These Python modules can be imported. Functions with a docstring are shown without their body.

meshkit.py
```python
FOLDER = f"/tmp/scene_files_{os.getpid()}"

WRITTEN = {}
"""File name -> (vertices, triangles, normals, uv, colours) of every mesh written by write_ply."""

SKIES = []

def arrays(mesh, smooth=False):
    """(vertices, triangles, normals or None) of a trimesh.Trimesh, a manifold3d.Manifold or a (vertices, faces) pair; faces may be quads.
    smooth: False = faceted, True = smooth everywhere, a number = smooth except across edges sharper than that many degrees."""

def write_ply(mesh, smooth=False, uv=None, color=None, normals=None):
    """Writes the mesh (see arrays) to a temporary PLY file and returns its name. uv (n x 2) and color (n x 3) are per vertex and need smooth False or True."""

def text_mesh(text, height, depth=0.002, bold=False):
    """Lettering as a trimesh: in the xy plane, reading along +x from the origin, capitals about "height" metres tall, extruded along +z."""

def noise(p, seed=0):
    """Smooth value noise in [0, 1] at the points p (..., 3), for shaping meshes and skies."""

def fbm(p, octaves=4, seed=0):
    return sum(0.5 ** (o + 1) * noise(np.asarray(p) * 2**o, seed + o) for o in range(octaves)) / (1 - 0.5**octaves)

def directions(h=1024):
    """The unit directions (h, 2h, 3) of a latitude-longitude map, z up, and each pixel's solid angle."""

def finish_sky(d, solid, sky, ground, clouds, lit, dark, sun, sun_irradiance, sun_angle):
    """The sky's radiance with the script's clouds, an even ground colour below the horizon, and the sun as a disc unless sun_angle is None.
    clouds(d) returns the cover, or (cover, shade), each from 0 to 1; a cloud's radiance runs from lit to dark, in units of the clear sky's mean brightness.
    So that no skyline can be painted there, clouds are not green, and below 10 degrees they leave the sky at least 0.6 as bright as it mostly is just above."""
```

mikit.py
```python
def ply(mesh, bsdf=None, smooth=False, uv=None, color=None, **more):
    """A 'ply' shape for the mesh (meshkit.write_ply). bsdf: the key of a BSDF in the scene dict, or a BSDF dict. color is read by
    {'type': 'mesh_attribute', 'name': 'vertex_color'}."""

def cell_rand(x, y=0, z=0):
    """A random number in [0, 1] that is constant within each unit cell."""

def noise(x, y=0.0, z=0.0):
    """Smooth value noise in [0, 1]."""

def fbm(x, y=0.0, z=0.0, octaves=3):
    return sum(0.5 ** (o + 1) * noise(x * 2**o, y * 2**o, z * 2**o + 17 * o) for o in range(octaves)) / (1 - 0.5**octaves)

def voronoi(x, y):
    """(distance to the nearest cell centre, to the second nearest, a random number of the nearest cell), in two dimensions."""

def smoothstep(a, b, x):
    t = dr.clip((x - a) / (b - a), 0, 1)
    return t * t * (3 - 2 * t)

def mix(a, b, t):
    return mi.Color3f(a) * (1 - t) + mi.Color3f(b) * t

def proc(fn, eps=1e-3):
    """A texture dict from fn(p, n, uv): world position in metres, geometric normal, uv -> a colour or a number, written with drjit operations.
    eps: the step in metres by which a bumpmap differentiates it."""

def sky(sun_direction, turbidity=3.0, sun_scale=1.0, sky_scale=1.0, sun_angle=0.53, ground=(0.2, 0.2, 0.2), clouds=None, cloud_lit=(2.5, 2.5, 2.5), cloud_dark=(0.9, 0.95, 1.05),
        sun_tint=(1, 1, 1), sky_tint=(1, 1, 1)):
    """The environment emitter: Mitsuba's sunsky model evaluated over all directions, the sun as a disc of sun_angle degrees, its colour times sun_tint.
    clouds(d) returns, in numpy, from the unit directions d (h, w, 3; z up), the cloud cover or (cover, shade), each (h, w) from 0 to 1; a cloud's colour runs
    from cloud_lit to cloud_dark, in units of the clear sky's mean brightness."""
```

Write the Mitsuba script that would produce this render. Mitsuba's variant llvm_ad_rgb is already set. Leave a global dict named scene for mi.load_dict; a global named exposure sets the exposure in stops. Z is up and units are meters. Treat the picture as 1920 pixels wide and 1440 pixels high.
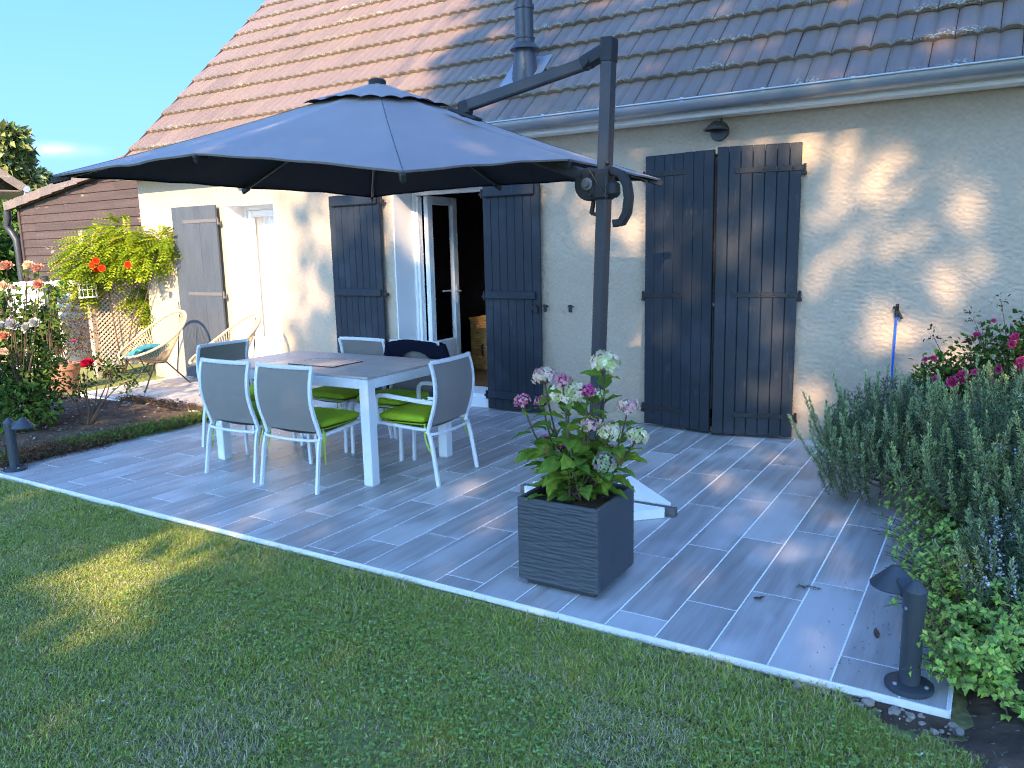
import math
import numpy as np, trimesh
import drjit as dr
import mitsuba as mi
import mikit, meshkit
from shapely.geometry import Polygon, box as sbox
from mikit import noise, fbm, smoothstep, mix, cell_rand

T = mi.ScalarTransform4f
scene, labels = {}, {}
RNG = np.random.default_rng(7)

# ---------------------------------------------------------------- camera, sky, exposure
YAW, PITCH, ROLL, FPX, EYE = -.554108511, .170269275, .0226864332, 1474.55, 1.5
fw = np.array([math.sin(YAW) * math.cos(PITCH), math.cos(YAW) * math.cos(PITCH), -math.sin(PITCH)])
rt = np.array([math.cos(YAW), -math.sin(YAW), 0.0])
dn = np.cross(fw, rt)
cr, sr = math.cos(ROLL), math.sin(ROLL)
rt, dn = cr * rt + sr * dn, -sr * rt + cr * dn
M4 = np.eye(4)
M4[:3, 0], M4[:3, 1], M4[:3, 2], M4[:3, 3] = -rt, -dn, fw, [0, 0, EYE]
scene['camera'] = {'type': 'perspective', 'fov': math.degrees(2 * math.atan(960 / FPX)), 'fov_axis': 'x',
                   'to_world': T(M4), 'near_clip': 0.05, 'far_clip': 400.0}
SUN = np.array([0.29, -1.0, 0.60])          # towards the sun


def wisp(d):
    az = np.arctan2(d[..., 0], d[..., 1]); el = np.arcsin(np.clip(d[..., 2], -1, 1))
    q = np.stack([az * 60, el * 260, az * 0], -1)
    return 0.4 * np.exp(-((az + 1.06) / .03) ** 2 - ((el - .115) / .005) ** 2) * meshkit.fbm(q, 3)


scene['sky'] = mikit.sky(SUN, turbidity=9.0, clouds=wisp, sun_tint=(1.0, .94, .83), sky_tint=(.285, .560, 1.12), sun_scale=.95)
exposure = 4.1

# ---------------------------------------------------------------- helpers
_used = {}


def num(name):
    n = _used.get(name, 0); _used[name] = n + 1
    return name if n == 0 else f'{name}_{n:03d}'


def thing(name, label=None, cat=None, group=None, kind=None):
    k = num(name); d = {}
    if label: d['label'] = label
    if cat: d['category'] = cat
    if group: d['group'] = group
    if kind: d['kind'] = kind
    if d: labels[k] = d
    return k


def put(parent, name, mesh, bsdf=None, smooth=30, color=None, tw=None, label=None, kind=None):
    """One part (mesh or a ready ply dict) below parent."""
    k = num(f'{parent}__{name}')
    d = mesh if isinstance(mesh, dict) else mikit.ply(mesh, bsdf, smooth=(False if color is not None and smooth == 30 else smooth), color=color)
    scene[k] = {**d, 'to_world': tw} if tw is not None else dict(d)
    if label or kind:
        labels[k] = {**({'label': label} if label else {}), **({'kind': kind} if kind else {})}
    return k


def single(name, mesh, bsdf, label, cat, group=None, kind=None, smooth=30, color=None, tw=None):
    k = thing(name, label, cat, group, kind)
    d = mesh if isinstance(mesh, dict) else mikit.ply(mesh, bsdf, smooth=(False if color is not None and smooth == 30 else smooth), color=color)
    scene[k] = {**d, 'to_world': tw} if tw is not None else dict(d)
    return k


def cat(*ms):
    return trimesh.util.concatenate([m for m in ms])


def box(x0, x1, y0, y1, z0, z1, ch=0.0):
    if ch <= 0:
        m = trimesh.creation.box((x1 - x0, y1 - y0, z1 - z0))
        m.apply_translation(((x0 + x1) / 2, (y0 + y1) / 2, (z0 + z1) / 2))
        return m
    P = []
    for sx in (0, 1):
        for sy in (0, 1):
            for sz in (0, 1):
                c = [(x0, x1)[sx], (y0, y1)[sy], (z0, z1)[sz]]
                i = [ch * (1 - 2 * sx), ch * (1 - 2 * sy), ch * (1 - 2 * sz)]
                for k in range(3):
                    P.append([c[j] + (0 if j == k else i[j]) for j in range(3)])
    return trimesh.convex.convex_hull(np.array(P))


def obox(p0, p1, w, h, ch=0.003, up=(0, 0, 1)):
    """A bar of section w (sideways) x h from p0 to p1."""
    p0, p1 = np.array(p0, float), np.array(p1, float)
    L = np.linalg.norm(p1 - p0); a = (p1 - p0) / L
    s = np.cross(a, up); s /= np.linalg.norm(s); u = np.cross(s, a)
    m = box(0, L, -w / 2, w / 2, -h / 2, h / 2, ch)
    R = np.eye(4); R[:3, 0], R[:3, 1], R[:3, 2], R[:3, 3] = a, s, u, p0
    if np.linalg.det(R[:3, :3]) < 0: R[:3, 1] *= -1
    m.apply_transform(R)
    return m


def tube(path, r, n=8, closed=False, sq=None, up=(0, 0, 1)):
    """Sweep; r a number or per point. sq=(a,b): rounded rectangular section half sizes (sideways, up)."""
    p = np.array(path, float); k = len(p)
    t = np.roll(p, -1, 0) - np.roll(p, 1, 0) if closed else np.gradient(p, axis=0)
    t /= np.maximum(np.linalg.norm(t, axis=1, keepdims=True), 1e-12)
    s = np.zeros_like(p); ref = np.array(up, float)
    if abs(t[0] @ ref) > .9: ref = np.array([1.0, 0, 0]) if abs(t[0][0]) < .9 else np.array([0, 1.0, 0])
    u = ref - t[0] * (ref @ t[0]); u /= np.linalg.norm(u)
    U = np.zeros_like(p)
    for i in range(k):
        u = u - t[i] * (u @ t[i]); u /= np.linalg.norm(u); U[i] = u
    S = np.cross(t, U)
    a = np.arange(n) / n * 2 * np.pi
    if sq is None:
        ca, sa = np.cos(a), np.sin(a)
        R = np.broadcast_to(np.asarray(r, float), (k,))
        V = p[:, None] + R[:, None, None] * (ca[None, :, None] * S[:, None] + sa[None, :, None] * U[:, None])
    else:
        e = .35
        ca = np.sign(np.cos(a)) * np.abs(np.cos(a)) ** e * sq[0]; sa = np.sign(np.sin(a)) * np.abs(np.sin(a)) ** e * sq[1]
        V = p[:, None] + ca[None, :, None] * S[:, None] + sa[None, :, None] * U[:, None]
    V = V.reshape(-1, 3); F = []
    for i in range(k if closed else k - 1):
        i2 = (i + 1) % k
        for j in range(n):
            j2 = (j + 1) % n
            F += [[i * n + j, i2 * n + j2, i * n + j2], [i * n + j, i2 * n + j, i2 * n + j2]]
    if not closed:
        V = np.vstack([V, p[0], p[-1]]); c0, c1 = len(V) - 2, len(V) - 1
        for j in range(n):
            j2 = (j + 1) % n
            F += [[c0, j, j2], [c1, (k - 1) * n + j2, (k - 1) * n + j]]
    m = trimesh.Trimesh(V, F, process=False)
    if m.volume < 0: m.invert()
    return m


def lathe(prof, n=32, at=(0, 0, 0)):
    m = trimesh.creation.revolve(np.array(prof, float), sections=n)
    m.apply_translation(at)
    return m


def prism(pts, z0, z1):
    m = trimesh.creation.extrude_polygon(Polygon(pts) if not isinstance(pts, Polygon) else pts, z1 - z0, engine='earcut')
    m.apply_translation((0, 0, z0))
    return m


def grid(P):
    """(n, m, 3) points -> a sheet."""
    n, m = P.shape[:2]
    i = np.arange(n * m).reshape(n, m)
    a, b, c, d = i[:-1, :-1].ravel(), i[1:, :-1].ravel(), i[1:, 1:].ravel(), i[:-1, 1:].ravel()
    return trimesh.Trimesh(P.reshape(-1, 3), np.vstack([np.stack([a, b, c], 1), np.stack([a, c, d], 1)]), process=False)


def unit(v):
    return v / np.maximum(np.linalg.norm(v, axis=-1, keepdims=True), 1e-9)


def rdir(n, rng=RNG):
    return unit(rng.normal(size=(n, 3)))


def leaves(c, a, nrm, L, W, col, fold=.18, droop=.12):
    """N leaves: base points c, axes a, normals nrm, lengths, widths, colours -> (mesh, vertex colours)."""
    N = len(c); L = np.broadcast_to(L, (N,))[:, None]; W = np.broadcast_to(W, (N,))[:, None]
    a = unit(a); s = unit(np.cross(a, nrm)); n = np.cross(s, a)
    v = np.stack([c, c + a * .45 * L + s * W / 2 + n * fold * W, c + a * .45 * L - s * W / 2 + n * fold * W,
                  c + a * L - n * droop * L, c + a * .5 * L], 1)
    f = np.array([[0, 4, 1], [0, 2, 4], [1, 4, 3], [4, 2, 3]])
    F = (f[None] + 5 * np.arange(N)[:, None, None]).reshape(-1, 3)
    return trimesh.Trimesh(v.reshape(-1, 3), F, process=False), np.repeat(np.asarray(col, float), 5, 0)


def needles(P, ax, L, W, col):
    N = len(P); s = unit(np.cross(ax, rdir(N))) * (np.broadcast_to(W, (N,))[:, None] / 2); L = np.broadcast_to(L, (N,))[:, None]
    v = np.stack([P, P + ax * L * .55 + s, P + ax * L, P + ax * L * .55 - s], 1)
    F = (np.array([[0, 1, 2], [0, 2, 3]])[None] + 4 * np.arange(N)[:, None, None]).reshape(-1, 3)
    return trimesh.Trimesh(v.reshape(-1, 3), F, process=False), np.repeat(np.asarray(col, float), 4, 0)


def join(pairs):
    ms = [p[0] for p in pairs]
    return trimesh.util.concatenate(ms), np.vstack([np.broadcast_to(p[1], (len(p[0].vertices), 3)) for p in pairs])


def jitter(col, n, amt=.25, rng=RNG):
    col = np.asarray(col, float)
    return np.clip(col * (1 + amt * rng.normal(size=(n, 1))) * (1 + .08 * rng.normal(size=(n, 3))), .004, .95)


def pick(cols, n, p=None, amt=.2, rng=RNG):
    c = np.array(cols, float)[rng.choice(len(cols), n, p=p)]
    return np.clip(c * (1 + amt * rng.normal(size=(n, 1))) * (1 + .06 * rng.normal(size=(n, 3))), .004, .95)


def ref(k):
    return {'type': 'ref', 'id': k}


def rgb(*c):
    return {'type': 'rgb', 'value': list(c)}


def mat(key, col, rough=.5, spec=.5, metal=0.0, two=True, bump=None, bscale=1.0, **kw):
    b = {'type': 'principled', 'base_color': col if isinstance(col, dict) else rgb(*col), 'roughness': rough, 'specular': spec, 'metallic': metal, **kw}
    if bump is not None:
        b = {'type': 'bumpmap', 'arbitrary': bump, 'scale': bscale, 'bsdf': b}
    scene[key] = {'type': 'twosided', 'bsdf': b} if two else b


VC = {'type': 'mesh_attribute', 'name': 'vertex_color'}


# ---------------------------------------------------------------- materials
def stucco_col(p, n, uv):
    g = fbm(p.x * 2.0, p.y * 2 + 3, p.z * 1.2, 3)
    f = noise(p.x * 55, p.y * 55, p.z * 55)
    low = smoothstep(.35, 0.0, p.z) * smoothstep(.3, .7, noise(p.x * 5, p.z * 9, 2))
    c = mix((.425, .345, .255), (.50, .415, .315), g)
    c = c * (.88 + .22 * f)
    return mix(c, (.30, .26, .20), low * .45)


def stucco_h(p, n, uv):
    a = noise(p.x * 46, p.y * 46, p.z * 60)
    b = noise(p.x * 92 + 7, p.y * 92, p.z * 110)
    return smoothstep(.2, .8, a) * .6 + .4 * b


mat('m_stucco', mikit.proc(stucco_col), .95, .15, bump=mikit.proc(stucco_h, eps=.004), bscale=.0062)

TW, TL, TX0, TY0 = .2145, .847, -.401, .359      # patio tile rows


def row_off(k):
    return (TY0 - .2245 * k) % TL


def tile_col(p, n, uv):
    k = dr.floor((TX0 - p.x) / TW) + 1
    off = TY0 - .2245 * k
    j = dr.floor((p.y - off) / TL)
    r1, r2 = cell_rand(k, j, 3), cell_rand(k, j, 8)
    sh = r2 * 30
    warp = 3.0 * noise(p.x * 5 + sh, p.y * 1.3, sh)
    grain = fbm(p.x * 30 + sh + warp, p.y * 1.7 + sh, 0, 3)
    fine = noise(p.x * 170 + sh, p.y * 9, 4)
    cloud = fbm(p.x * 3.1 + sh, p.y * 2.2 + sh, 1, 3)
    v = .44 * grain + .12 * fine + .13 * r1 + .31 * cloud
    c = mix((.265, .258, .25), (.395, .388, .382), smoothstep(.2, .75, v))
    c = mix(c, (.57, .565, .56), smoothstep(.5, .8, cloud) * .55)
    dark = smoothstep(.66, .8, fbm(p.x * 16 + sh * 2, p.y * 2.2 - sh, 7, 2))
    c = mix(c, (.17, .16, .155), dark * .3)
    dust = smoothstep(.6, .9, fbm(p.x * 1.1, p.y * 1.3, 9, 3))
    return mix(c, (.55, .54, .52), dust * .35)


mat('m_tile', mikit.proc(tile_col), .42, .45)
mat('m_grout', (.86, .86, .85), .9, .2)
mat('m_trim_alu', (.72, .73, .74), .4, .5)


def roof_col(p, n, uv):
    s = (p.z - 2.57) / .246
    fr = s - dr.floor(s)                                     # 0 at the lower edge of a course
    r = cell_rand(dr.floor((p.x + 9.41) / .255), dr.floor(s), 1)
    st = fbm(p.x * 26, p.z * 3.5, 2, 3)
    c = mix((.115, .083, .063), (.19, .138, .095), .45 * r + .55 * st)
    big = fbm(p.x * .7, p.z * .9, 4, 2)
    c = mix(c, (.165, .124, .10), smoothstep(.4, .7, big) * .6)
    sp = noise(p.x * 95, p.y * 70, p.z * 95)
    edge = smoothstep(.24, .0, fr + .22 * (noise(p.x * 13, p.z * 5, 3) - .5))
    li = edge * smoothstep(.53, .72, sp) * smoothstep(.3, .7, fbm(p.x * 2.4, p.z * 2, 5, 2))
    c = mix(c, (.10, .095, .065), edge * .4)
    return mix(c, (.40, .38, .27), li * .8)


mat('m_rooftile', mikit.proc(roof_col), .45, .8)


def lawn_col(p, n, uv):
    g = fbm(p.x * 1.2, p.y * 1.2, 0, 4)
    f = noise(p.x * 60, p.y * 60, 1)
    c = mix((.14, .165, .05), (.19, .20, .08), g)
    c = mix(c, (.20, .165, .10), smoothstep(.55, .75, fbm(p.x * 1.7 + 9, p.y * 1.7, 3, 3)) * .7)
    return c * (.6 + .7 * f)


mat('m_lawn', mikit.proc(lawn_col), .95, .1)


def soil_col(p, n, uv):
    a = fbm(p.x * 14, p.y * 14, p.z * 14, 4)
    b = noise(p.x * 60, p.y * 60, p.z * 60)
    c = mix((.035, .025, .018), (.125, .092, .066), a)
    return mix(c, (.26, .23, .19), smoothstep(.82, .92, b) * .7)


mat('m_soil', mikit.proc(soil_col), .95, .1, bump=mikit.proc(lambda p, n, uv: fbm(p.x * 30, p.y * 30, p.z * 30, 3), eps=.004), bscale=.02)


def wood_col(p, n, uv):
    b = dr.floor(p.z / .128)
    g = fbm(p.x * 2 + 13 * cell_rand(b, 0, 2), p.z * 50, 1, 3)
    c = mix((.046, .033, .030), (.088, .064, .056), .6 * g + .4 * cell_rand(b, dr.floor(p.x / 2.2), 5))
    fl = smoothstep(.72, .8, fbm(p.x * 5, p.z * 26, 8, 3)) * smoothstep(.45, .62, noise(p.x * 1.1, p.z * 3, 6))
    return mix(c, (.30, .24, .21), fl * .6)


mat('m_shed', mikit.proc(wood_col), .75, .25)


def slat_col(p, n, uv):
    b = dr.floor((p.y - 3.70) / .0945)
    g = fbm(p.x * 4 + 31 * cell_rand(b, 0, 2), p.y * 120, 1, 3)
    return mix((.36, .315, .28), (.53, .49, .45), .55 * g + .45 * cell_rand(b, 1, 5))


mat('m_tabletop', mikit.proc(slat_col), .38, .5)
mat('m_trellis', mikit.proc(lambda p, n, uv: mix((.33, .26, .18), (.50, .41, .30), fbm(p.x * 20, p.y * 20, p.z * 6, 3))), .8, .2)


def planter_h(p, n, uv):
    a = noise(p.x * 14, p.y * 14, p.z * 115)
    b = noise(p.x * 36 + 3, p.y * 36, p.z * 150)
    return smoothstep(.2, .8, .65 * a + .35 * b) * smoothstep(.404, .396, p.z)


mat('m_planter', (.060, .067, .074), .55, .4, bump=mikit.proc(planter_h, eps=.0012), bscale=.0045)


def zinc_col(p, n, uv):
    return mix((.36, .385, .40), (.46, .485, .50), fbm(p.x * 1.1, 0, 0, 3))


mat('m_zinc', mikit.proc(zinc_col), .42, .5, metal=.75)


def cord_col(p, n, uv):
    return mix((.26, .11, .03), (.75, .42, .14), dr.abs(dr.sin(p.z * 160)) * .6 + .4 * dr.abs(dr.sin((p.x + p.y) * 110)))


mat('m_wicker', mikit.proc(cord_col), .7, .3)


def fab_col(p, n, uv):
    return mix((.235, .205, .195), (.285, .25, .235), fbm(p.x * 3, p.y * 3, p.z * 3, 3))


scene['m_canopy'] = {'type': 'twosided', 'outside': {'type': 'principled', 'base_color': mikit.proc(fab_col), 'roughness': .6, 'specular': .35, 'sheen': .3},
                     'inside_shaded': {'type': 'principled', 'base_color': rgb(.022, .025, .032), 'roughness': .8, 'specular': .2}}  # shade under the canopy painted in: same fabric, underside coloured near black


def paint_col(p, n, uv):
    d = smoothstep(.5, .8, fbm(p.x * 4, p.y * 4, p.z * 3, 3))
    s = smoothstep(.78, .84, noise(p.x * 70, p.y * 30, p.z * 12)) * smoothstep(.55, .7, noise(p.x * 3, p.y * 3, p.z * 4))
    return mix(mix((.020, .027, .036), (.034, .042, .053), d), (.11, .11, .11), s * .22)


mat('m_shutter', mikit.proc(paint_col), .5, .3)
mat('m_shutter_sunlit', mikit.proc(lambda p, n, uv: mix((.052, .066, .082), (.078, .092, .108), fbm(p.x * 9, p.y * 9, p.z * 2, 3))), .5, .4)  # paler copy of the shutter paint: sunlight on the far-left leaf put into the colour
mat('m_hinge', (.018, .019, .021), .5, .4)
mat('m_hinge_grey', (.12, .115, .11), .5, .5)
mat('m_dark', (.030, .033, .037), .45, .5)
mat('m_anthracite', (.040, .048, .056), .38, .5)
mat('m_mast', (.030, .034, .040), .38, .5)
mat('m_white_alu', (.68, .70, .71), .38, .5)
mat('m_pvc', (.80, .80, .78), .35, .5)
mat('m_white', (.78, .77, .74), .75, .3)
mat('m_slab', (.86, .85, .83), .8, .3)
mat('m_sling', (.225, .205, .185), .75, .25)
mat('m_cushion', (.30, .44, .022), .85, .2, sheen=.4)
mat('m_teal', mikit.proc(lambda p, n, uv: mix((.012, .10, .13), (.06, .27, .30), fbm(p.x * 22, p.y * 22, p.z * 40, 3))), .7, .3)
mat('m_navy', (.006, .008, .020), .9, .15)
mat('m_cordbeige', (.56, .42, .25), .65, .3)
mat('m_steel', (.03, .03, .03), .4, .5)
mat('m_terracotta', mikit.proc(lambda p, n, uv: mix((.36, .16, .085), (.50, .27, .17), fbm(p.x * 9, p.y * 9, p.z * 5, 3))), .8, .25)
mat('m_lead', (.33, .34, .36), .5, .5, metal=.5)
mat('m_flue', (.045, .045, .050), .35, .6)
mat('m_room', (.115, .082, .066), .9, .2)
mat('m_roomfloor', mikit.proc(lambda p, n, uv: mix((.11, .045, .022), (.22, .10, .05), fbm(p.x * 6, p.y * 6, 1, 3))), .35, .5)
mat('m_curtain', (.78, .78, .75), .9, .2)
mat('m_blue', (.02, .10, .55), .4, .5)
mat('m_stone', mikit.proc(lambda p, n, uv: mix((.15, .115, .085), (.40, .36, .31), fbm(p.x * 70, p.y * 70, p.z * 70, 3))), .9, .2)
mat('m_bark', mikit.proc(lambda p, n, uv: mix((.05, .036, .026), (.17, .125, .09), fbm(p.x * 30, p.y * 30, p.z * 9, 3))), .9, .1)
mat('m_ribbon', (.38, .50, .07), .8, .2)
scene['m_glass'] = {'type': 'thindielectric'}
scene['m_leaf'] = {'type': 'principledthin', 'base_color': VC, 'roughness': .45, 'spec_trans': 0.0, 'diff_trans': .75, 'eta': 1.4}
scene['m_vc'] = {'type': 'twosided', 'bsdf': {'type': 'principled', 'base_color': VC, 'roughness': .65, 'specular': .3}}
scene['m_petal'] = {'type': 'principledthin', 'base_color': VC, 'roughness': .6, 'spec_trans': 0.0, 'diff_trans': .6, 'eta': 1.35}

# ---------------------------------------------------------------- ground
WALLY, PX1, PX0, PY0 = 6.19, -.045, -6.13, 2.70
BX0, BY0 = -8.80, 4.87                     # the strip behind the flower bed
LAWNZ = -.036


def sheet(x0, x1, y0, y1, z, n=2):
    X, Y = np.meshgrid(np.linspace(x0, x1, n), np.linspace(y0, y1, n), indexing='ij')
    return grid(np.stack([X, Y, np.full_like(X, z)], -1))


xs = np.unique(np.concatenate([np.linspace(-150, -14, 8), np.linspace(-14, 4, 90), np.linspace(4, 150, 8)]))
ys = np.unique(np.concatenate([np.linspace(-150, -1, 8), np.linspace(-1, 2.69, 50), np.linspace(2.69, 8, 12), np.linspace(8, 150, 8)]))
X, Y = np.meshgrid(xs, ys, indexing='ij')
Z = LAWNZ + (meshkit.fbm(np.stack([X * 1.3, Y * 1.3, X * 0], -1), 3) - .5) * .03 * (np.abs(X + 5) < 9)
single('lawn', grid(np.stack([X, Y, Z], -1)), 'm_lawn', 'lawn of short grass and clover with dry patches', None, kind='structure', smooth=True)

# patio: slab, tiles one by one, metal edge trim
pat = thing('patio', 'patio of grey wood-look plank tiles with pale joints', None, kind='structure')
put(pat, 'slab', cat(box(PX0, PX1, PY0, WALLY, -.12, -.0014), box(BX0, PX0 - .0005, BY0, WALLY, -.12, -.0014)), 'm_grout')
area = sbox(PX0, PY0, PX1 - .004, WALLY).union(sbox(BX0, BY0, PX0 + .001, WALLY)).buffer(1e-5)
G = .0034
full = mikit.ply(box(G, TW - G, G, TL - G, -.009, 0, .0012), 'm_tile', smooth=False)
for k in range(-2, 40):
    x1 = TX0 - TW * (k - 1); x0 = x1 - TW
    if x0 > PX1 or x1 < BX0: continue
    off = row_off(k)
    for j in range(2, 8):
        y0 = off + TL * j
        r = sbox(x0 + G, y0 + G, x1 - G, y0 + TL - G)
        c = r.intersection(area)
        if c.is_empty or c.area < 1e-3: continue
        if c.area > r.area * .999:
            put(pat, 'tile', full, tw=T().translate([x0, y0, 0]))
        else:
            for g in getattr(c, 'geoms', [c]):
                if g.area > 1e-3:
                    put(pat, 'tile', prism(g, -.009, 0), 'm_tile', smooth=False)
put(pat, 'edge_trim', box(PX0, PX1 + .006, PY0 - .010, PY0, -.026, .001, .0015), 'm_trim_alu', smooth=False)
put(pat, 'edge_trim', box(PX1, PX1 + .01, PY0 + .001, WALLY, -.05, .001, .0015), 'm_trim_alu', smooth=False)


def bed(x0, x1, y0, y1, hz, seed, n=60):
    X, Y = np.meshgrid(np.linspace(x0, x1, n), np.linspace(y0, y1, n), indexing='ij')
    e = np.minimum.reduce([X - x0, x1 - X, Y - y0, y1 - Y])
    Z = hz * np.clip(e / .25, 0, 1) - .045 + (meshkit.fbm(np.stack([X * 9, Y * 9, X * 0 + seed], -1), 4) - .4) * .07
    return grid(np.stack([X, Y, Z], -1))


single('flower_bed', bed(-11.5, PX0 + .0, 2.55, BY0, .07, 1), 'm_soil', 'bare brown soil of the rose bed', None, kind='structure', smooth=True)
single('flower_bed', bed(PX1 + .012, 3.0, 2.36, WALLY + .05, .07, 5, 90), 'm_soil', 'dark soil under the rosemary and mint', None, kind='structure', smooth=True)

# ---------------------------------------------------------------- house
house = thing('house', 'low rendered house with steep brown tiled roof and dark blue-grey shutters', 'house')
HX0, HX1, HB = -9.28, 4.0, 13.5
WIN = (-7.67, -6.86, .06, 2.072)
DOOR = (-5.18, -4.085, .0, 2.09)
DARK = (-2.455, -1.315, .03, 2.185)
def wall_sheet(x0, x1, z0, z1, holes, y, d):
    """A wall's outer face as near-square cells round its openings, with the openings' sides and the back."""
    br = lambda lo, hi, more: sorted(set([lo, hi] + [m for m in more if lo < m < hi]))
    fill = lambda L: np.concatenate([np.linspace(p, q, max(1, round((q - p) / .22)), endpoint=False) for p, q in zip(L[:-1], L[1:])] + [[L[-1]]])
    xs = fill(br(x0, x1, [h[0] for h in holes] + [h[1] for h in holes])); zs = fill(br(z0, z1, [h[2] for h in holes] + [h[3] for h in holes]))
    ok = lambda x, z: not any(h[0] < x < h[1] and h[2] < z < h[3] for h in holes)
    V, F = [], []
    def quad(*p):
        i = len(V); V.extend(p); F.extend([[i, i + 1, i + 2], [i, i + 2, i + 3]])
    for i in range(len(xs) - 1):
        for j in range(len(zs) - 1):
            p, q, r, t = xs[i], xs[i + 1], zs[j], zs[j + 1]
            if ok((p + q) / 2, (r + t) / 2):
                quad((p, y, r), (q, y, r), (q, y, t), (p, y, t)); quad((q, y + d, r), (p, y + d, r), (p, y + d, t), (q, y + d, t))
    for h in holes:
        zz = [z for z in zs if h[2] - 1e-9 <= z <= h[3] + 1e-9]
        for r, t in zip(zz[:-1], zz[1:]):
            quad((h[0], y, r), (h[0], y, t), (h[0], y + d, t), (h[0], y + d, r)); quad((h[1], y, t), (h[1], y, r), (h[1], y + d, r), (h[1], y + d, t))
        quad((h[0], y, h[3]), (h[1], y, h[3]), (h[1], y + d, h[3]), (h[0], y + d, h[3]))
    zz = list(zs)
    for r, t in zip(zz[:-1], zz[1:]):
        quad((x0, y, t), (x0, y, r), (x0, y + d, r), (x0, y + d, t)); quad((x1, y, r), (x1, y, t), (x1, y + d, t), (x1, y + d, r))
    return trimesh.Trimesh(np.array(V), np.array(F), process=False)


put(house, 'wall', wall_sheet(HX0, HX1, -.15, 2.5, (WIN, (DOOR[0], DOOR[1], -.1, DOOR[3]), DARK), WALLY, .36), 'm_stucco', smooth=False)
SL = math.radians(44); tS, cS, sS = math.tan(SL), math.cos(SL), math.sin(SL)
EY, EZ, RX0 = 5.95, 2.57, -9.41
RIDGE = 9.6
gab = Polygon([(WALLY + .361, -.15), (HB, -.15), (HB, 2.5), (RIDGE, EZ + (RIDGE - EY) * tS - .12), (WALLY + .361, 2.70)])
for gx in (HX0, HX1 - .3):
    g = trimesh.creation.extrude_polygon(gab, .3, engine='earcut')
    g.apply_transform(np.array([[0, 0, 1, gx], [1, 0, 0, 0], [0, 1, 0, 0], [0, 0, 0, 1.0]]))
    put(house, 'wall', g, 'm_stucco', smooth=False)
put(house, 'wall', box(HX0 + .301, HX1 - .301, HB - .3, HB, -.15, 2.5), 'm_stucco', smooth=False)
put(house, 'ceiling', box(HX0 + .302, HX1 - .302, WALLY + .362, HB - .302, 2.42, 2.6), 'm_room', smooth=False)
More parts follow.
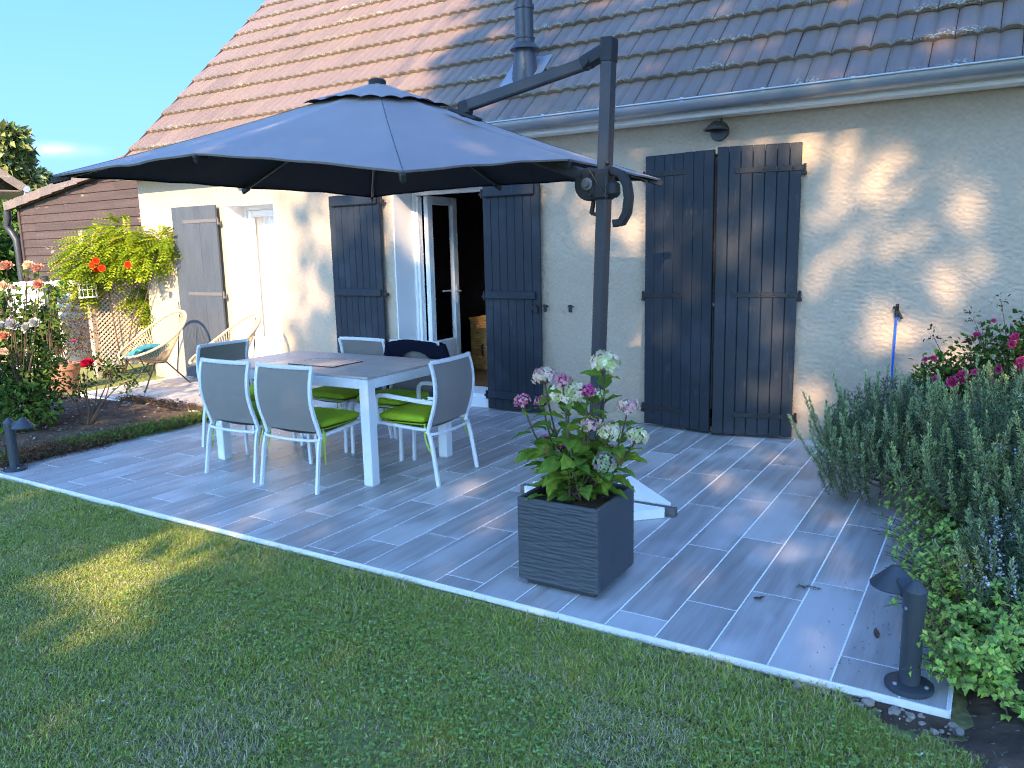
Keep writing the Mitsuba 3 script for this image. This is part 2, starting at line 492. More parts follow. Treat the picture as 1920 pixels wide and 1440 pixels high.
put(house, 'soffit', cat(box(RX0 + .02, HX1 + .1, 6.0, WALLY - .004, 2.448, 2.47, .003), box(RX0 + .02, HX1 + .1, 5.975, 5.998, 2.44, 2.575, .003)), 'm_white', smooth=False,
    label='white painted soffit and fascia board under the gutter')

# roof tiles
roof = f'{house}__roof'
TWX, EXP, NC = .255, .246 / sS, 17
Rb = lambda s, q: (EY + s * cS - q * sS, EZ + s * sS + q * cS)      # along the slope s, above it q
y0, z0 = Rb(0.02, -.05); y1, z1 = Rb((RIDGE - EY) / cS, -.05)
dk = np.array([[[x, y0, z0], [x, y1, z1]] for x in (RX0 + .04, HX1 + .12)])
deck = cat(grid(dk), grid(np.array([[[x, y1, z1], [x, 2 * RIDGE - EY, EZ - .05]] for x in (RX0 + .04, HX1 + .12)])))
put(house, 'roof', deck, 'm_dark', smooth=False)


def tile_mesh(seed):
    """One interlocking concrete tile: two shallow rolls, a thick scalloped nose."""
    rng = np.random.default_rng(seed)
    xs = np.linspace(.002, TWX - .002, 15); u = (xs % (TWX / 2)) / (TWX / 2)
    prof = .011 * np.clip(np.sin(np.pi * u), 0, 1) ** .8 - .013 * np.exp(-((u - .0) / .13) ** 2) - .013 * np.exp(-((u - 1) / .13) ** 2)
    L = EXP + .05; rows = []
    for s, q in ((0.0, -.022), (.0, .006), (.006, .014), (.05, .0135), (L, -.028)):
        low = 0 if q < 0 and s == 0 else 1
        y, z = [], []
        for k in range(len(xs)):
            qq = q + (prof[k] if s < L else prof[k] * .6) + (0 if low else -.0)
            a, b = Rb(s, qq); y.append(a - EY); z.append(b - EZ)
        rows.append(np.stack([xs, y, z], -1))
    m = grid(np.array(rows).transpose(1, 0, 2))
    m.apply_translation((0, 0, rng.normal() * .0015))
    return m


variants = [mikit.ply(tile_mesh(i), 'm_rooftile', smooth=28) for i in range(4)]
vm = tile_mesh(9)
FLUE = (-3.77, 6.44)
cells = []
for c in range(NC):
    for i in range(-1, int((HX1 + .1 - RX0) / TWX) + 1):
        x = RX0 + (i + (.5 if c % 2 else 0)) * TWX
        if x < RX0 - .01: x = RX0 - .0
        yy, zz = Rb(c * EXP, .02)
        v = (np.array([x + .12, yy, zz]) - [0, 0, EYE])
        px, py, pz = rt @ v, dn @ v, fw @ v
        inview = abs(px / pz) < .68 and abs(py / pz) < .5
        cells.append((not inview, np.linalg.norm(v), c, x))
cells.sort(key=lambda q: (q[0], q[1]))
rest = []
for q, (out, d, c, x) in enumerate(cells):
    yy, zz = c * EXP * cS, c * EXP * sS
    if c % 2 and abs(x - RX0) < 1e-6 and any(abs(e[3] - RX0 - TWX * .5) < 1e-6 and e[2] == c for e in cells):
        m = tile_mesh(3); m.vertices[:, 0] *= .5; m.apply_translation((x, yy + EY, zz + EZ)); rest.append(m); continue
    if q < 300:
        put(roof, 'tile', variants[(q * 7) % 4], tw=T().translate([x, yy + EY, zz + EZ]) @ T().rotate([1, 0, 0], float(RNG.normal() * .25)).rotate([0, 0, 1], float(RNG.normal() * .2)))
    else:
        m = vm.copy(); m.apply_translation((x, yy + EY, zz + EZ)); rest.append(m)
put(roof, 'tile', cat(*rest), 'm_rooftile', smooth=28, kind='stuff', label='brown roof tiles towards the ridge and out of the near courses')
# verge trim on the left rake
y0, z0 = Rb(0, -.03); y1, z1 = Rb((RIDGE - EY) / cS, -.03)
put(roof, 'verge_board', obox((RX0 + .03, y0, z0 - .03), (RX0 + .03, y1, z1 - .03), .02, .12), 'm_shed', smooth=False)
# chimney flue
fl = f'{house}__flue_pipe'
fy, fz = 6.42, EZ + (6.42 - EY) * tS
put(house, 'flue_pipe', lathe([(.0, -.06), (.118, -.06), (.115, .03), (.098, .17), (.09, .2), (.088, .22), (.132, .225), (.128, .236), (.096, .275), (.088, .28), (.088, .31), (.094, .315), (.094, .325), (.082, .33), (.082, .56), (.09, .565), (.09, .6), (.076, .605), (.076, 1.15), (.0, 1.15)], 32, (-3.76, fy, fz)), 'm_flue',
    label='dark metal flue pipe with storm collar rising through the roof')
gx = np.linspace(-.2, .2, 9); gs = np.linspace(-.2, .24, 7)
P = np.array([[[-3.76 + x, *Rb((fy - EY) / cS + s, .026 + .006 * math.sin(x * 45) + (.004 if abs(s) > .2 else 0))] for s in gs] for x in gx])
put(fl, 'lead_flashing', grid(P), 'm_lead', smooth=True)

# gutter
gut = f'{house}__gutter'
a = np.linspace(0, np.pi, 13); R_, GY, GZ = .078, 5.895, 2.548
prof = [(-R_ * math.cos(t), -R_ * math.sin(t)) for t in a]
Pg = np.array([[[x, GY + q[0], GZ + q[1]] for q in prof] for x in np.linspace(RX0 - .02, HX1 + .1, 24)])
gm = grid(Pg); gi = grid(np.array([[[x, GY + q[0] * .97, GZ + q[1] * .97] for q in prof] for x in np.linspace(RX0 - .02, HX1 + .1, 24)]))
gi.invert()
lip = tube([(RX0 - .02, GY - R_ - .004, GZ + .006), (HX1 + .1, GY - R_ - .004, GZ + .006)], .009, 10)
endc = prism([(q[0], q[1]) for q in prof], 0, .004); endc.apply_transform(np.array([[0, 0, 1, RX0 - .022], [1, 0, 0, GY], [0, 1, 0, GZ], [0, 0, 0, 1.0]]))
put(house, 'gutter', cat(gm, gi, lip, endc), 'm_zinc', smooth=40, label='half-round zinc gutter along the eave')
for x in np.arange(-9.1, 3.6, .585):
    br = grid(np.array([[[x + e, GY + q[0] * 1.045, GZ + q[1] * 1.045] for q in [(-R_ * math.cos(t), -R_ * math.sin(t)) for t in np.linspace(-.25, np.pi, 14)]] for e in (-.013, -.006, .006, .013)]))
    put(gut, 'bracket', br, 'm_zinc', smooth=40)


# window on the left: frame, glass, curtain, jamb lining
win = f'{house}__window'
wy = WALLY + .25
wf = cat(box(WIN[0], WIN[0] + .06, wy, wy + .06, WIN[2], WIN[3], .004), box(WIN[1] - .06, WIN[1], wy, wy + .06, WIN[2], WIN[3], .004),
         box(WIN[0] + .0605, WIN[1] - .0605, wy, wy + .06, WIN[3] - .06, WIN[3], .004), box(WIN[0] + .0605, WIN[1] - .0605, wy, wy + .06, WIN[2], WIN[2] + .07, .004))
wf = cat(wf, box(WIN[0] + .002, WIN[0] + .09, wy + .0635, wy + .075, WIN[2] + .002, WIN[3] - .002), box(WIN[1] - .09, WIN[1] - .002, wy + .0635, wy + .075, WIN[2] + .002, WIN[3] - .002), box(WIN[0] + .0905, WIN[1] - .0905, wy + .0635, wy + .075, WIN[3] - .09, WIN[3] - .002))
put(house, 'window', wf, 'm_pvc', smooth=False, label='white framed French window with pale curtain')
sx0, sx1 = WIN[0] + .064, WIN[1] - .064
put(win, 'sash', cat(box(sx0, sx0 + .07, wy + .012, wy + .062, WIN[2] + .074, WIN[3] - .064, .006), box(sx1 - .07, sx1, wy + .012, wy + .062, WIN[2] + .074, WIN[3] - .064, .006),
                     box(sx0 + .0705, sx1 - .0705, wy + .012, wy + .062, WIN[3] - .134, WIN[3] - .064, .006), box(sx0 + .0705, sx1 - .0705, wy + .012, wy + .062, WIN[2] + .074, WIN[2] + .45, .006)), 'm_pvc', smooth=False)
put(win, 'pane', grid(np.array([[[x, wy + .036, z] for z in (WIN[2] + .45, WIN[3] - .13)] for x in (sx0 + .068, sx1 - .068)])), 'm_glass', smooth=False)
cx = np.linspace(sx0 - .25, sx1 + .15, 80); cz = np.linspace(.1, 2.05, 8)
put(win, 'curtain', grid(np.array([[[x, wy + .13 + .018 * math.sin(x * 55) * (1 + .1 * z), z] for z in cz] for x in cx])), 'm_curtain', smooth=True)
put(house, 'window_sill', box(WIN[0], WIN[1], WALLY - .01, wy, .02, .058, .004), 'm_stone', smooth=False)
put(house, 'window_reveal', cat(box(WIN[0], WIN[0] + .008, WALLY + .003, wy - .002, .06, WIN[3] - .009), box(WIN[1] - .008, WIN[1], WALLY + .003, wy - .002, .06, WIN[3] - .009), box(WIN[0], WIN[1], WALLY + .003, wy - .002, WIN[3] - .008, WIN[3])), 'm_white', smooth=False)
put(win, 'sensor', box(-6.955, -6.915, wy - .03, wy - .001, 2.0, 2.04, .003), 'm_pvc', smooth=False)

# French door: frame, open leaf, threshold, room behind
dy = WALLY + .30
put(house, 'door_reveal', cat(box(DOOR[0], DOOR[0] + .012, WALLY - .002, dy - .002, .1, DOOR[3] - .013, .002), box(DOOR[1] - .012, DOOR[1], WALLY - .002, dy - .002, .1, DOOR[3] - .013, .002), box(DOOR[0], DOOR[1], WALLY + .003, dy - .002, DOOR[3] - .012, DOOR[3])), 'm_pvc', smooth=False)
dfm = [box(DOOR[0], DOOR[0] + .035, dy, dy + .07, .12, DOOR[3], .004), box(DOOR[0] + .036, DOOR[0] + .066, dy + .02, dy + .09, .12, DOOR[3] - .04, .004), box(DOOR[1] - .06, DOOR[1], dy, dy + .07, .12, DOOR[3], .004),
       box(DOOR[0] + .0355, DOOR[1] - .0605, dy, dy + .07, DOOR[3] - .035, DOOR[3], .004)]
put(house, 'door_frame', cat(*dfm), 'm_pvc', smooth=False)
put(house, 'threshold', cat(box(DOOR[0], DOOR[1], WALLY - .012, dy + .1, -.02, .085, .004), box(DOOR[0] + .002, DOOR[1] - .002, WALLY + .05, dy + .1, .0855, .118, .004)), 'm_pvc', smooth=False)
lf = f'{house}__door'
lx, ly0, ly1, lz0, lz1 = DOOR[0] + .075, dy + .10, dy + .62, .13, DOOR[3] - .035
put(house, 'door', cat(box(lx, lx + .055, ly0, ly0 + .085, lz0, lz1, .006), box(lx, lx + .055, ly1 - .085, ly1, lz0, lz1, .006), box(lx, lx + .055, ly0 + .0855, ly1 - .0855, lz1 - .085, lz1, .006), box(lx, lx + .055, ly0 + .0855, ly1 - .0855, lz0, lz0 + .42, .006)), 'm_pvc', smooth=False,
    label='white glazed door leaf standing open into the dark room')
put(lf, 'pane', grid(np.array([[[lx + .028, y, z] for z in (lz0 + .415, lz1 - .08)] for y in (ly0 + .08, ly1 - .08)])), 'm_glass', smooth=False)
put(lf, 'handle', cat(box(lx + .056, lx + .064, ly1 - .058, ly1 - .028, .93, 1.13, .003), tube([(lx + .064, ly1 - .043, 1.06), (lx + .105, ly1 - .043, 1.06), (lx + .11, ly1 - .055, 1.06), (lx + .11, ly1 - .16, 1.06)], .009, 8), tube([(lx, ly1 - .043, 1.06), (lx - .045, ly1 - .043, 1.06), (lx - .05, ly1 - .055, 1.06), (lx - .05, ly1 - .16, 1.06)], .009, 8)), 'm_white_alu')
room = f'{house}__room'
ry1 = 9.6
put(house, 'room', cat(box(-7.0, -6.95, WALLY + .36, ry1, .1, 2.42), box(-3.2, -3.15, WALLY + .36, ry1, .1, 2.42), box(-6.949, -3.201, ry1, ry1 + .05, .1, 2.42)), 'm_room', smooth=False)
put(house, 'room_floor', box(-6.95, -3.2, dy + .1, ry1, .02, .1), 'm_roomfloor', smooth=False)
put(house, 'dark_room', cat(box(-2.6, -1.2, 7.6, 7.65, -.1, 2.41), box(-2.65, -2.6, WALLY + .362, 7.65, -.1, 2.41), box(-1.2, -1.15, WALLY + .362, 7.65, -.1, 2.41), box(-2.6, -1.2, WALLY + .362, 7.6, -.12, -.02)), 'm_dark', smooth=False)

# things in the room
ch = thing('wicker_chest', 'tall orange-brown wicker chest with black handle just inside the open door', 'chest')
cx0, cx1, cy0, cy1 = -5.28, -4.78, 7.62, 8.05
put(ch, 'body', cat(*[box(cx0, cx1, cy0, cy1, .105 + i * .02, .123 + i * .02, .007) for i in range(29)]), 'm_wicker', smooth=False)
put(ch, 'lid', box(cx0 - .012, cx1 + .012, cy0 - .012, cy1 + .012, .687, .715, .01), 'm_wicker', smooth=False)
put(ch, 'handle', tube([(-5.1, cy0, .40), (-5.1, cy0 - .03, .385), (-5.1, cy0 - .035, .3), (-5.1, cy0, .28)], .009, 8), 'm_hinge')
so = thing('sofa', 'dark sofa in shadow behind the open door leaf', 'sofa')
put(so, 'seat', box(-6.75, -6.0, 7.6, 9.3, .12, .45, .04), 'm_navy', smooth=40)
put(so, 'backrest', box(-6.93, -6.755, 7.6, 9.3, .12, .9, .04), 'm_navy', smooth=40)
put(so, 'arm', box(-6.75, -6.0, 7.38, 7.59, .12, .62, .04), 'm_navy', smooth=40)
pf = thing('wall_picture', 'dark framed picture hanging on the wall of the dim room', 'picture')
put(pf, 'frame', box(-5.55, -5.05, ry1 - .03, ry1 - .002, 1.35, 2.0, .004), 'm_hinge', smooth=False)
put(pf, 'canvas', box(-5.52, -5.08, ry1 - .034, ry1 - .0305, 1.38, 1.97), 'm_navy', smooth=False)


# ---------------------------------------------------------------- shutters
def shutter(label, hinge, ang, width, z0, z1, npl, straps=(), battens=(), hm='m_hinge', strap_len=.36, pm='m_shutter', flip=1, thick=.032, group=None):
    """Planks from the hinge along the direction ang; the outer face looks to local -y (flip=-1: hinge on the right, planks run to -x)."""
    t = thing('shutter', label, 'shutter', group)
    tw = T().translate([hinge[0], hinge[1], 0]).rotate([0, 0, 1], ang)
    pw = width / npl
    for i in range(npl):
        a, b = flip * (i * pw + .0012), flip * ((i + 1) * pw - .0012)
        put(t, 'plank', box(min(a, b), max(a, b), -thick + RNG.normal() * .0012, 0, z0, z1, .0045), pm, smooth=False, tw=tw)
    for z in straps:
        a, b = flip * -.012, flip * strap_len
        s = cat(box(min(a, b), max(a, b), -thick - .007, -thick + .001, z - .02, z + .02, .002), *[trimesh.creation.icosphere(1, .0065).apply_translation((flip * u, -thick - .007, z)) for u in (.06, .16, .26, strap_len - .03)],
                tube([(flip * -.02, -thick * .6, z - .045), (flip * -.02, -thick * .6, z + .03)], .011, 10), box(min(flip * -.035, flip * -.005), max(flip * -.035, flip * -.005), -thick * .6 - .006, .012, z - .05, z - .025, .002))
        put(t, 'strap_hinge', s, hm, tw=tw)
    for z, hh in battens:
        a, b = flip * .015, flip * (width - .045)
        put(t, 'batten', box(min(a, b), max(a, b), -thick - .028, -thick + .001, z - hh / 2, z + hh / 2, .009), 'm_shutter', smooth=False, tw=tw)
        if not straps:
            put(t, 'strap_hinge', cat(tube([(flip * -.02, -thick * .5, z - .05), (flip * -.02, -thick * .5, z + .03)], .012, 10), box(min(flip * -.045, flip * .02), max(flip * -.045, flip * .02), -thick * .5 - .007, .01, z - .03, z - .005, .002)), hm, tw=tw)
    return t, tw


yy = WALLY - .045
s1, tw1 = shutter('lone sunlit blue-grey plank shutter folded against the white wall behind the wicker armchair', (-7.755, yy), 0, .80, .03, 2.078, 8, straps=(.22, 1.05, 1.90), hm='m_hinge_grey', pm='m_shutter_sunlit', flip=-1, strap_len=.60)
put(s1, 'latch', cat(box(-.795, -.775, -.06, -.033, .72, .86, .004), tube([(-.80, -.045, .62), (-.80, -.045, .95)], .007, 8)), 'm_hinge_grey', tw=tw1)
s2, tw2 = shutter('plank shutter folded back between the white window and the open door', (-5.29, yy), 0, .675, .03, 2.075, 8, battens=((.17, .075), (1.09, .075), (2.015, .095)), flip=-1)
s3, tw3 = shutter('plank shutter with battens folded back on the pillar side of the open door', (-4.055, yy), 0, .59, .015, 2.075, 7, battens=((.15, .075), (1.085, .075), (2.01, .095)), flip=1)
put(s3, 'latch', cat(box(.51, .56, -.06, -.033, .955, 1.0, .004), box(.535, .575, -.075, -.045, .93, .985, .004)), 'm_hinge', tw=tw3)
s4, tw4 = shutter('closed plank shutter hinged on the parasol side and standing slightly ajar', (-2.485, WALLY - .02), -9.5, .60, .018, 2.205, 7, straps=(.16, 1.10, 2.06), flip=1, strap_len=.37)
s5, tw5 = shutter('closed plank shutter beside the rosemary with long black strap hinges', (-1.285, WALLY - .02), 12.5, .60, .018, 2.215, 7, straps=(.18, 1.113, 2.035), flip=-1, strap_len=.47)
put(s4, 'latch', cat(box(.58, .62, -.01, .02, 1.02, 1.05, .003), box(.585, .60, .0, .03, .2, 2.15, .003)), 'm_hinge_grey', tw=tw4)

for x, z, lb in ((-3.43, .985, 'black shutter catch on the wall just beside the open shutter'), (-3.18, .985, 'black shutter catch on the bare wall next to the parasol mast')):
    c = single('shutter_catch', cat(tube([(x, WALLY + .01, z), (x, WALLY - .055, z)], .006, 8), box(x - .012, x + .016, WALLY - .07, WALLY - .05, z - .045, z + .02, .004), box(x - .022, x + .02, WALLY - .066, WALLY - .054, z + .002, z + .014, .003)), 'm_hinge', lb, 'shutter catch')

# wall lamps (one above the closed shutters, one above the far window)
def wall_lamp(x, z, label):
    t = thing('wall_lamp', label, 'lamp', None)
    bp = lathe([(0, 0), (.072, 0), (.075, .01), (.07, .028), (.0, .032)], 28); bp.apply_transform(trimesh.transformations.rotation_matrix(math.pi / 2, (1, 0, 0))); bp.apply_translation((x, WALLY + .002, z))
    put(t, 'back_plate', bp, 'm_anthracite', smooth=40)
    put(t, 'shade', lathe([(.088, -.004), (.09, .0), (.02, .062), (0, .066), (0, .058), (.016, .055), (.084, -.004), (.088, -.004)], 30, (x, WALLY - .105, z)), 'm_anthracite', smooth=40)
    put(t, 'bracket', obox((x, WALLY - .02, z + .02), (x, WALLY - .1, z + .025), .03, .03, .006), 'm_anthracite')
    put(t, 'cable', tube([(x + .01, WALLY - .004, z + .06), (x + .012, WALLY - .004, 2.446)], .006, 8), 'm_dark')
wall_lamp(-1.905, 2.352, 'small dark cone lamp on the wall above the closed shutters')
wall_lamp(-7.31, 2.33, 'small dark cone lamp on the wall above the white framed window')

# hose lance on the wall
hl = thing('watering_lance', 'blue watering hose with black nozzle hanging on the wall beside the pink roses', 'garden hose')
put(hl, 'hose', tube([(-.60, WALLY - .03, .97), (-.603, WALLY - .035, .8), (-.607, WALLY - .04, .6), (-.60, WALLY - .05, .4), (-.58, WALLY - .08, .1)], .0075, 8), 'm_blue')
put(hl, 'nozzle', cat(lathe([(0, 0), (.013, 0), (.016, .03), (.012, .06), (.0, .06)], 14, (-.60, WALLY - .03, .965)), obox((-.60, WALLY - .03, 1.02), (-.565, WALLY - .04, .95), .018, .018, .004), obox((-.60, WALLY - .03, 1.01), (-.595, WALLY - .06, 1.055), .022, .024, .005), box(-.625, -.6, WALLY - .05, WALLY - .02, 1.02, 1.04, .004)), 'm_hinge')
# ---------------------------------------------------------------- parasol
par = thing('cantilever_parasol', 'large anthracite cantilever parasol hanging over the dining table', 'parasol')
AP = np.array([-3.392, 3.965, 2.535])
RIM = np.array([(-4.79, 2.655, 1.985), (-3.43, 2.613, 2.0), (-2.11, 2.60, 1.825), (-2.04, 3.95, 1.975), (-2.02, 5.27, 1.945), (-3.355, 5.317, 1.995), (-4.70, 5.347, 1.972), (-4.745, 4.002, 1.985)])
ns, nw = 14, 16
fab = []
for i in range(8):
    A, B = RIM[i], RIM[(i + 1) % 8]
    P = np.zeros((ns, nw, 3))
    for si, s in enumerate(np.linspace(.09, 1, ns)):
        for wi, q in enumerate(np.linspace(0, 1, nw)):
            e = A * (1 - q) + B * q
            e = e + (AP - e) * .018 * 4 * q * (1 - q) * s
            p = AP + (e - AP) * s
            p[2] -= .012 * math.sin(math.pi * q) * math.sin(math.pi * min(1, s * .93)) + .02 * math.sin(math.pi * s)
            p[2] += (.0035 * math.sin(q * 19 + i) + .012 * (meshkit.noise(np.array([[q * 7 + 3 * i, s * 1.6, i]]))[0] - .5)) * s * (1 - abs(2 * q - 1))
            P[si, wi] = p
    hem = P[-1:].copy(); hem[..., 2] -= .009; hem[..., :2] += (AP[:2] - hem[..., :2]) * .006
    fab.append(grid(np.concatenate([P, hem], 0)))
cm = cat(*fab); cm.merge_vertices(digits_vertex=5)
if cm.face_normals[:, 2].sum() < 0: cm.invert()
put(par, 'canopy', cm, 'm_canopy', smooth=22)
cap = np.zeros((6, 65, 3))
for si, s in enumerate(np.linspace(.0, .24, 6)):
    for ai, a_ in enumerate(np.linspace(0, 8, 65)):
        i = int(a_) % 8; q = a_ - int(a_)
        e = RIM[i] * (1 - q) + RIM[(i + 1) % 8] * q
        p = AP + (e - AP) * s
        p[2] += .011 - .004 * (s / .24) + .013 * abs(math.sin(math.pi * q * 2)) * (s / .24) ** 3
        cap[si, ai] = p
cap = grid(cap)
if cap.face_normals[:, 2].sum() < 0: cap.invert()
put(par, 'vent_cap', cap, 'm_canopy', smooth=25)
for i in range(0, 8, 2):
    put(par, 'seam', tube([AP + (RIM[i] - AP) * q + [0, 0, .02 * math.sin(math.pi * q) * -1 + .001] for q in np.linspace(.2, 1, 9)], .0018, 6), 'm_dark')
put(par, 'finial', lathe([(0, -.06), (.05, -.06), (.055, .0), (.045, .01), (0, .015)], 24, AP + [0, 0, .013]), 'm_hinge')
for i in range(8):
    a0 = AP + (RIM[i] - AP) * .04 - [0, 0, .06]; a1 = AP + (RIM[i] - AP) * .985 - [0, 0, .026]
    mid = (a0 + a1) / 2 - [0, 0, .008]
    put(par, 'rib', cat(obox(a0, mid, .016, .026, .003), obox(mid, a1, .016, .026, .003)), 'm_mast')
    e = RIM[i] - [0, 0, .03]
    put(par, 'rib_tip', obox(e + (AP - e) * .05 - [0, 0, .004], e - (AP - e) * .004, .024, .04, .006), 'm_hinge')
    s0 = AP + (RIM[i] - AP) * .5 - [0, 0, .07]
    put(par, 'strut', obox(AP - [0, 0, .42], s0, .013, .022, .003), 'm_mast')
put(par, 'hub', cat(lathe([(0, -.46), (.035, -.46), (.05, -.44), (.05, -.38), (.03, -.37), (.03, -.08), (.055, -.07), (.055, -.03), (0, -.03)], 20, AP)), 'm_hinge')
MB0, MB1 = np.array([-1.96, 4.06, .0]), np.array([-1.85, 4.05, 2.6])
mpt = lambda z: MB0 + (MB1 - MB0) * (z / 2.6)
put(par, 'mast', obox(mpt(.05), mpt(2.525), .062, .085, .008, up=(0, 1, 0)), 'm_mast', smooth=False)
put(par, 'mast_cap', cat(obox(mpt(2.465), mpt(2.59), .068, .091, .006, up=(0, 1, 0)), obox(mpt(2.51) + [-.16, .0, -.035], mpt(2.535), .07, .075, .012), *[tube([mpt(2.50) + [-.115, s * .045, -.02], mpt(2.50) + [-.115, s * .03, -.02]], .014, 12) for s in (-1, 1)]), 'm_hinge')
BR = AP + (RIM[3] - AP) * .48 + [0, 0, .055]
b0 = mpt(2.505) + [-.1, 0, -.02]
br = [obox(b0, BR, .05, .055, .004)] + [obox(b0 + [0, s, .0], BR + [0, s, .0], .008, .062, .002) for s in (-.018, 0, .018)]
put(par, 'brace', cat(*br), 'm_mast')
put(par, 'brace_shoe', cat(obox(BR + (b0 - BR) * .06 + [0, 0, -.01], BR + [-.02, 0, -.015], .07, .085, .012), obox(AP + (RIM[3] - AP) * .42 + [0, 0, .02], AP + (RIM[3] - AP) * .56 + [0, 0, .02], .09, .02, .006)), 'm_hinge')
cz = mpt(1.83)
bm0 = AP + (RIM[3] - AP) * .05 - [0, 0, .12]; bm1 = cz + [-.03, -.0, .03]
put(par, 'boom', cat(obox(bm0, bm1, .045, .06, .005), *[obox(bm0 + [0, s, .0], bm1 + [0, s, 0], .005, .066, .002) for s in (-.015, 0, .015)]), 'm_mast')
ck = f'{par}__crank_housing'
disc = lathe([(0, -.045), (.082, -.045), (.09, -.035), (.09, .035), (.082, .045), (0, .045)], 32); disc.apply_transform(trimesh.transformations.rotation_matrix(math.pi / 2, (1, 0, 0)))
disc.apply_translation(cz + [-.075, 0, .01])
put(par, 'crank_housing', cat(disc, obox(cz + [0, 0, -.075], cz + [0, 0, .085], .085, .118, .012, up=(0, 1, 0)), obox(cz + [-.09, 0, -.03], cz + [.08, 0, -.02], .105, .09, .02), *[tube([cz + [u, -.055, v], cz + [u, -.066, v]], .009, 10) for u, v in ((-.12, .06), (-.06, .065), (.03, .06), (.03, -.05), (-.06, -.05))]), 'm_hinge')
kn = lathe([(0, 0), (.03, 0), (.034, .012), (.02, .016), (.016, .03), (0, .03)], 18); kn.apply_transform(trimesh.transformations.rotation_matrix(math.pi / 2, (1, 0, 0))); kn.apply_translation(cz + [-.08, -.045, .01])
put(ck, 'knob', kn, 'm_hinge_grey')
hd = [cz + q for q in np.array([(.05, 0, .075), (.10, 0, .055), (.135, 0, 0), (.145, 0, -.07), (.135, 0, -.15), (.105, 0, -.20), (.06, 0, -.205)])]
put(ck, 'handle', tube(hd, .03, 12, sq=(.022, .03), up=(0, 1, 0)), 'm_hinge')
put(ck, 'crank_lever', cat(obox(cz + [-.06, -.01, -.08], cz + [-.075, -.01, -.15], .02, .022, .004), obox(cz + [-.075, -.01, -.145], cz + [-.04, -.01, -.155], .02, .02, .004)), 'm_hinge')
put(ck, 'cord', cat(tube([cz + [-.06, -.068, .085], cz + [.045, -.07, -.075]], .003, 6), tube([cz + [.035, -.068, .11], cz + [.04, -.07, -.06]], .003, 6), trimesh.creation.icosphere(2, .016).apply_translation(cz + [.04, -.05, .115])), 'm_steel')
put(par, 'base_frame', cat(box(-2.45, -1.45, 4.03, 4.08, .012, .05, .003), box(-1.985, -1.935, 3.55, 4.029, .012, .0495, .003), box(-1.985, -1.935, 4.081, 4.56, .012, .0495, .003), box(-2.045, -1.875, 3.97, 4.14, .0505, .062, .003), *[box(x - .03, x + .03, y - .03, y + .03, 0, .0119) for x, y in ((-2.42, 4.055), (-1.48, 4.055), (-1.96, 3.58), (-1.96, 4.53))]), 'm_hinge_grey', smooth=False)
put(par, 'mast_foot', obox(mpt(.055), mpt(.22), .075, .10, .006, up=(0, 1, 0)), 'm_hinge', smooth=False)
slabs = {'sunny back': ((-1.93, 4.085), (-1.46, 4.085), (-1.93, 4.53)), 'front': ((-1.93, 4.025), (-1.46, 4.025), (-1.93, 3.58)), 'far': ((-1.99, 4.085), (-2.44, 4.085), (-1.99, 4.53)), 'near': ((-1.99, 4.025), (-2.44, 4.025), (-1.99, 3.58))}
lbs = {'sunny back': 'white triangular ballast slab showing widest beside the planter', 'front': 'white triangular ballast slab with chipped front edge poking out past the planter towards the rosemary',
       'far': 'white triangular ballast slab of the parasol base on the table and house side', 'near': 'white triangular ballast slab behind the planter on the table side'}
for k, tri in slabs.items():
    pg = Polygon(tri).buffer(-.02).buffer(.012, join_style=1)
    single('ballast_slab', prism(pg, .004, .058), 'm_slab', lbs[k], 'ballast slab', smooth=False)

# ---------------------------------------------------------------- dining table and chairs
tb = thing('dining_table', 'white aluminium garden dining table with grey plank top', 'table')
TX_0, TX_1, TY_0, TY_1, TZ = -4.88, -3.36, 3.69, 4.575, .70
for x in (TX_0, TX_1 - .075):
    for y in (TY_0, TY_1 - .075):
        put(tb, 'leg', box(x, x + .075, y, y + .075, 0, TZ - .001, .005), 'm_white_alu', smooth=False)
put(tb, 'frame', cat(box(TX_0 + .0755, TX_1 - .0755, TY_0 + .001, TY_0 + .03, TZ - .062, TZ, .003), box(TX_0 + .0755, TX_1 - .0755, TY_1 - .03, TY_1 - .001, TZ - .062, TZ, .003), box(TX_0 + .001, TX_0 + .03, TY_0 + .0755, TY_1 - .0755, TZ - .062, TZ, .003), box(TX_1 - .03, TX_1 - .001, TY_0 + .0755, TY_1 - .0755, TZ - .062, TZ, .003), box(TX_0 + .4, TX_0 + .44, TY_0 + .0305, TY_1 - .0305, TZ - .05, TZ - .018), box(TX_1 - .44, TX_1 - .4, TY_0 + .0305, TY_1 - .0305, TZ - .05, TZ - .018)), 'm_white_alu', smooth=False)
n = 9; h_ = (TY_1 - TY_0 - .03) / n
for i in range(n):
    put(tb, 'slat', box(TX_0 + .012, TX_1 - .012, TY_0 + .015 + i * h_ + .002, TY_0 + .015 + (i + 1) * h_ - .002, TZ + .001, TZ + .016, .0025), 'm_tabletop', smooth=False)
pl = thing('table_panel', 'thin dark-edged rectangular panel lying in the middle of the table top', 'table panel')
put(pl, 'panel', box(-4.32, -3.89, 3.93, 4.23, TZ + .0175, TZ + .0225, .001), 'm_tabletop', smooth=False)
put(pl, 'edge', cat(box(-4.323, -3.887, 3.926, 3.9295, TZ + .0172, TZ + .0228), box(-4.323, -3.887, 4.2305, 4.234, TZ + .0172, TZ + .0228), box(-4.324, -4.3205, 3.9296, 4.2304, TZ + .0172, TZ + .0228), box(-3.8895, -3.886, 3.9296, 4.2304, TZ + .0172, TZ + .0228)), 'm_dark', smooth=False)

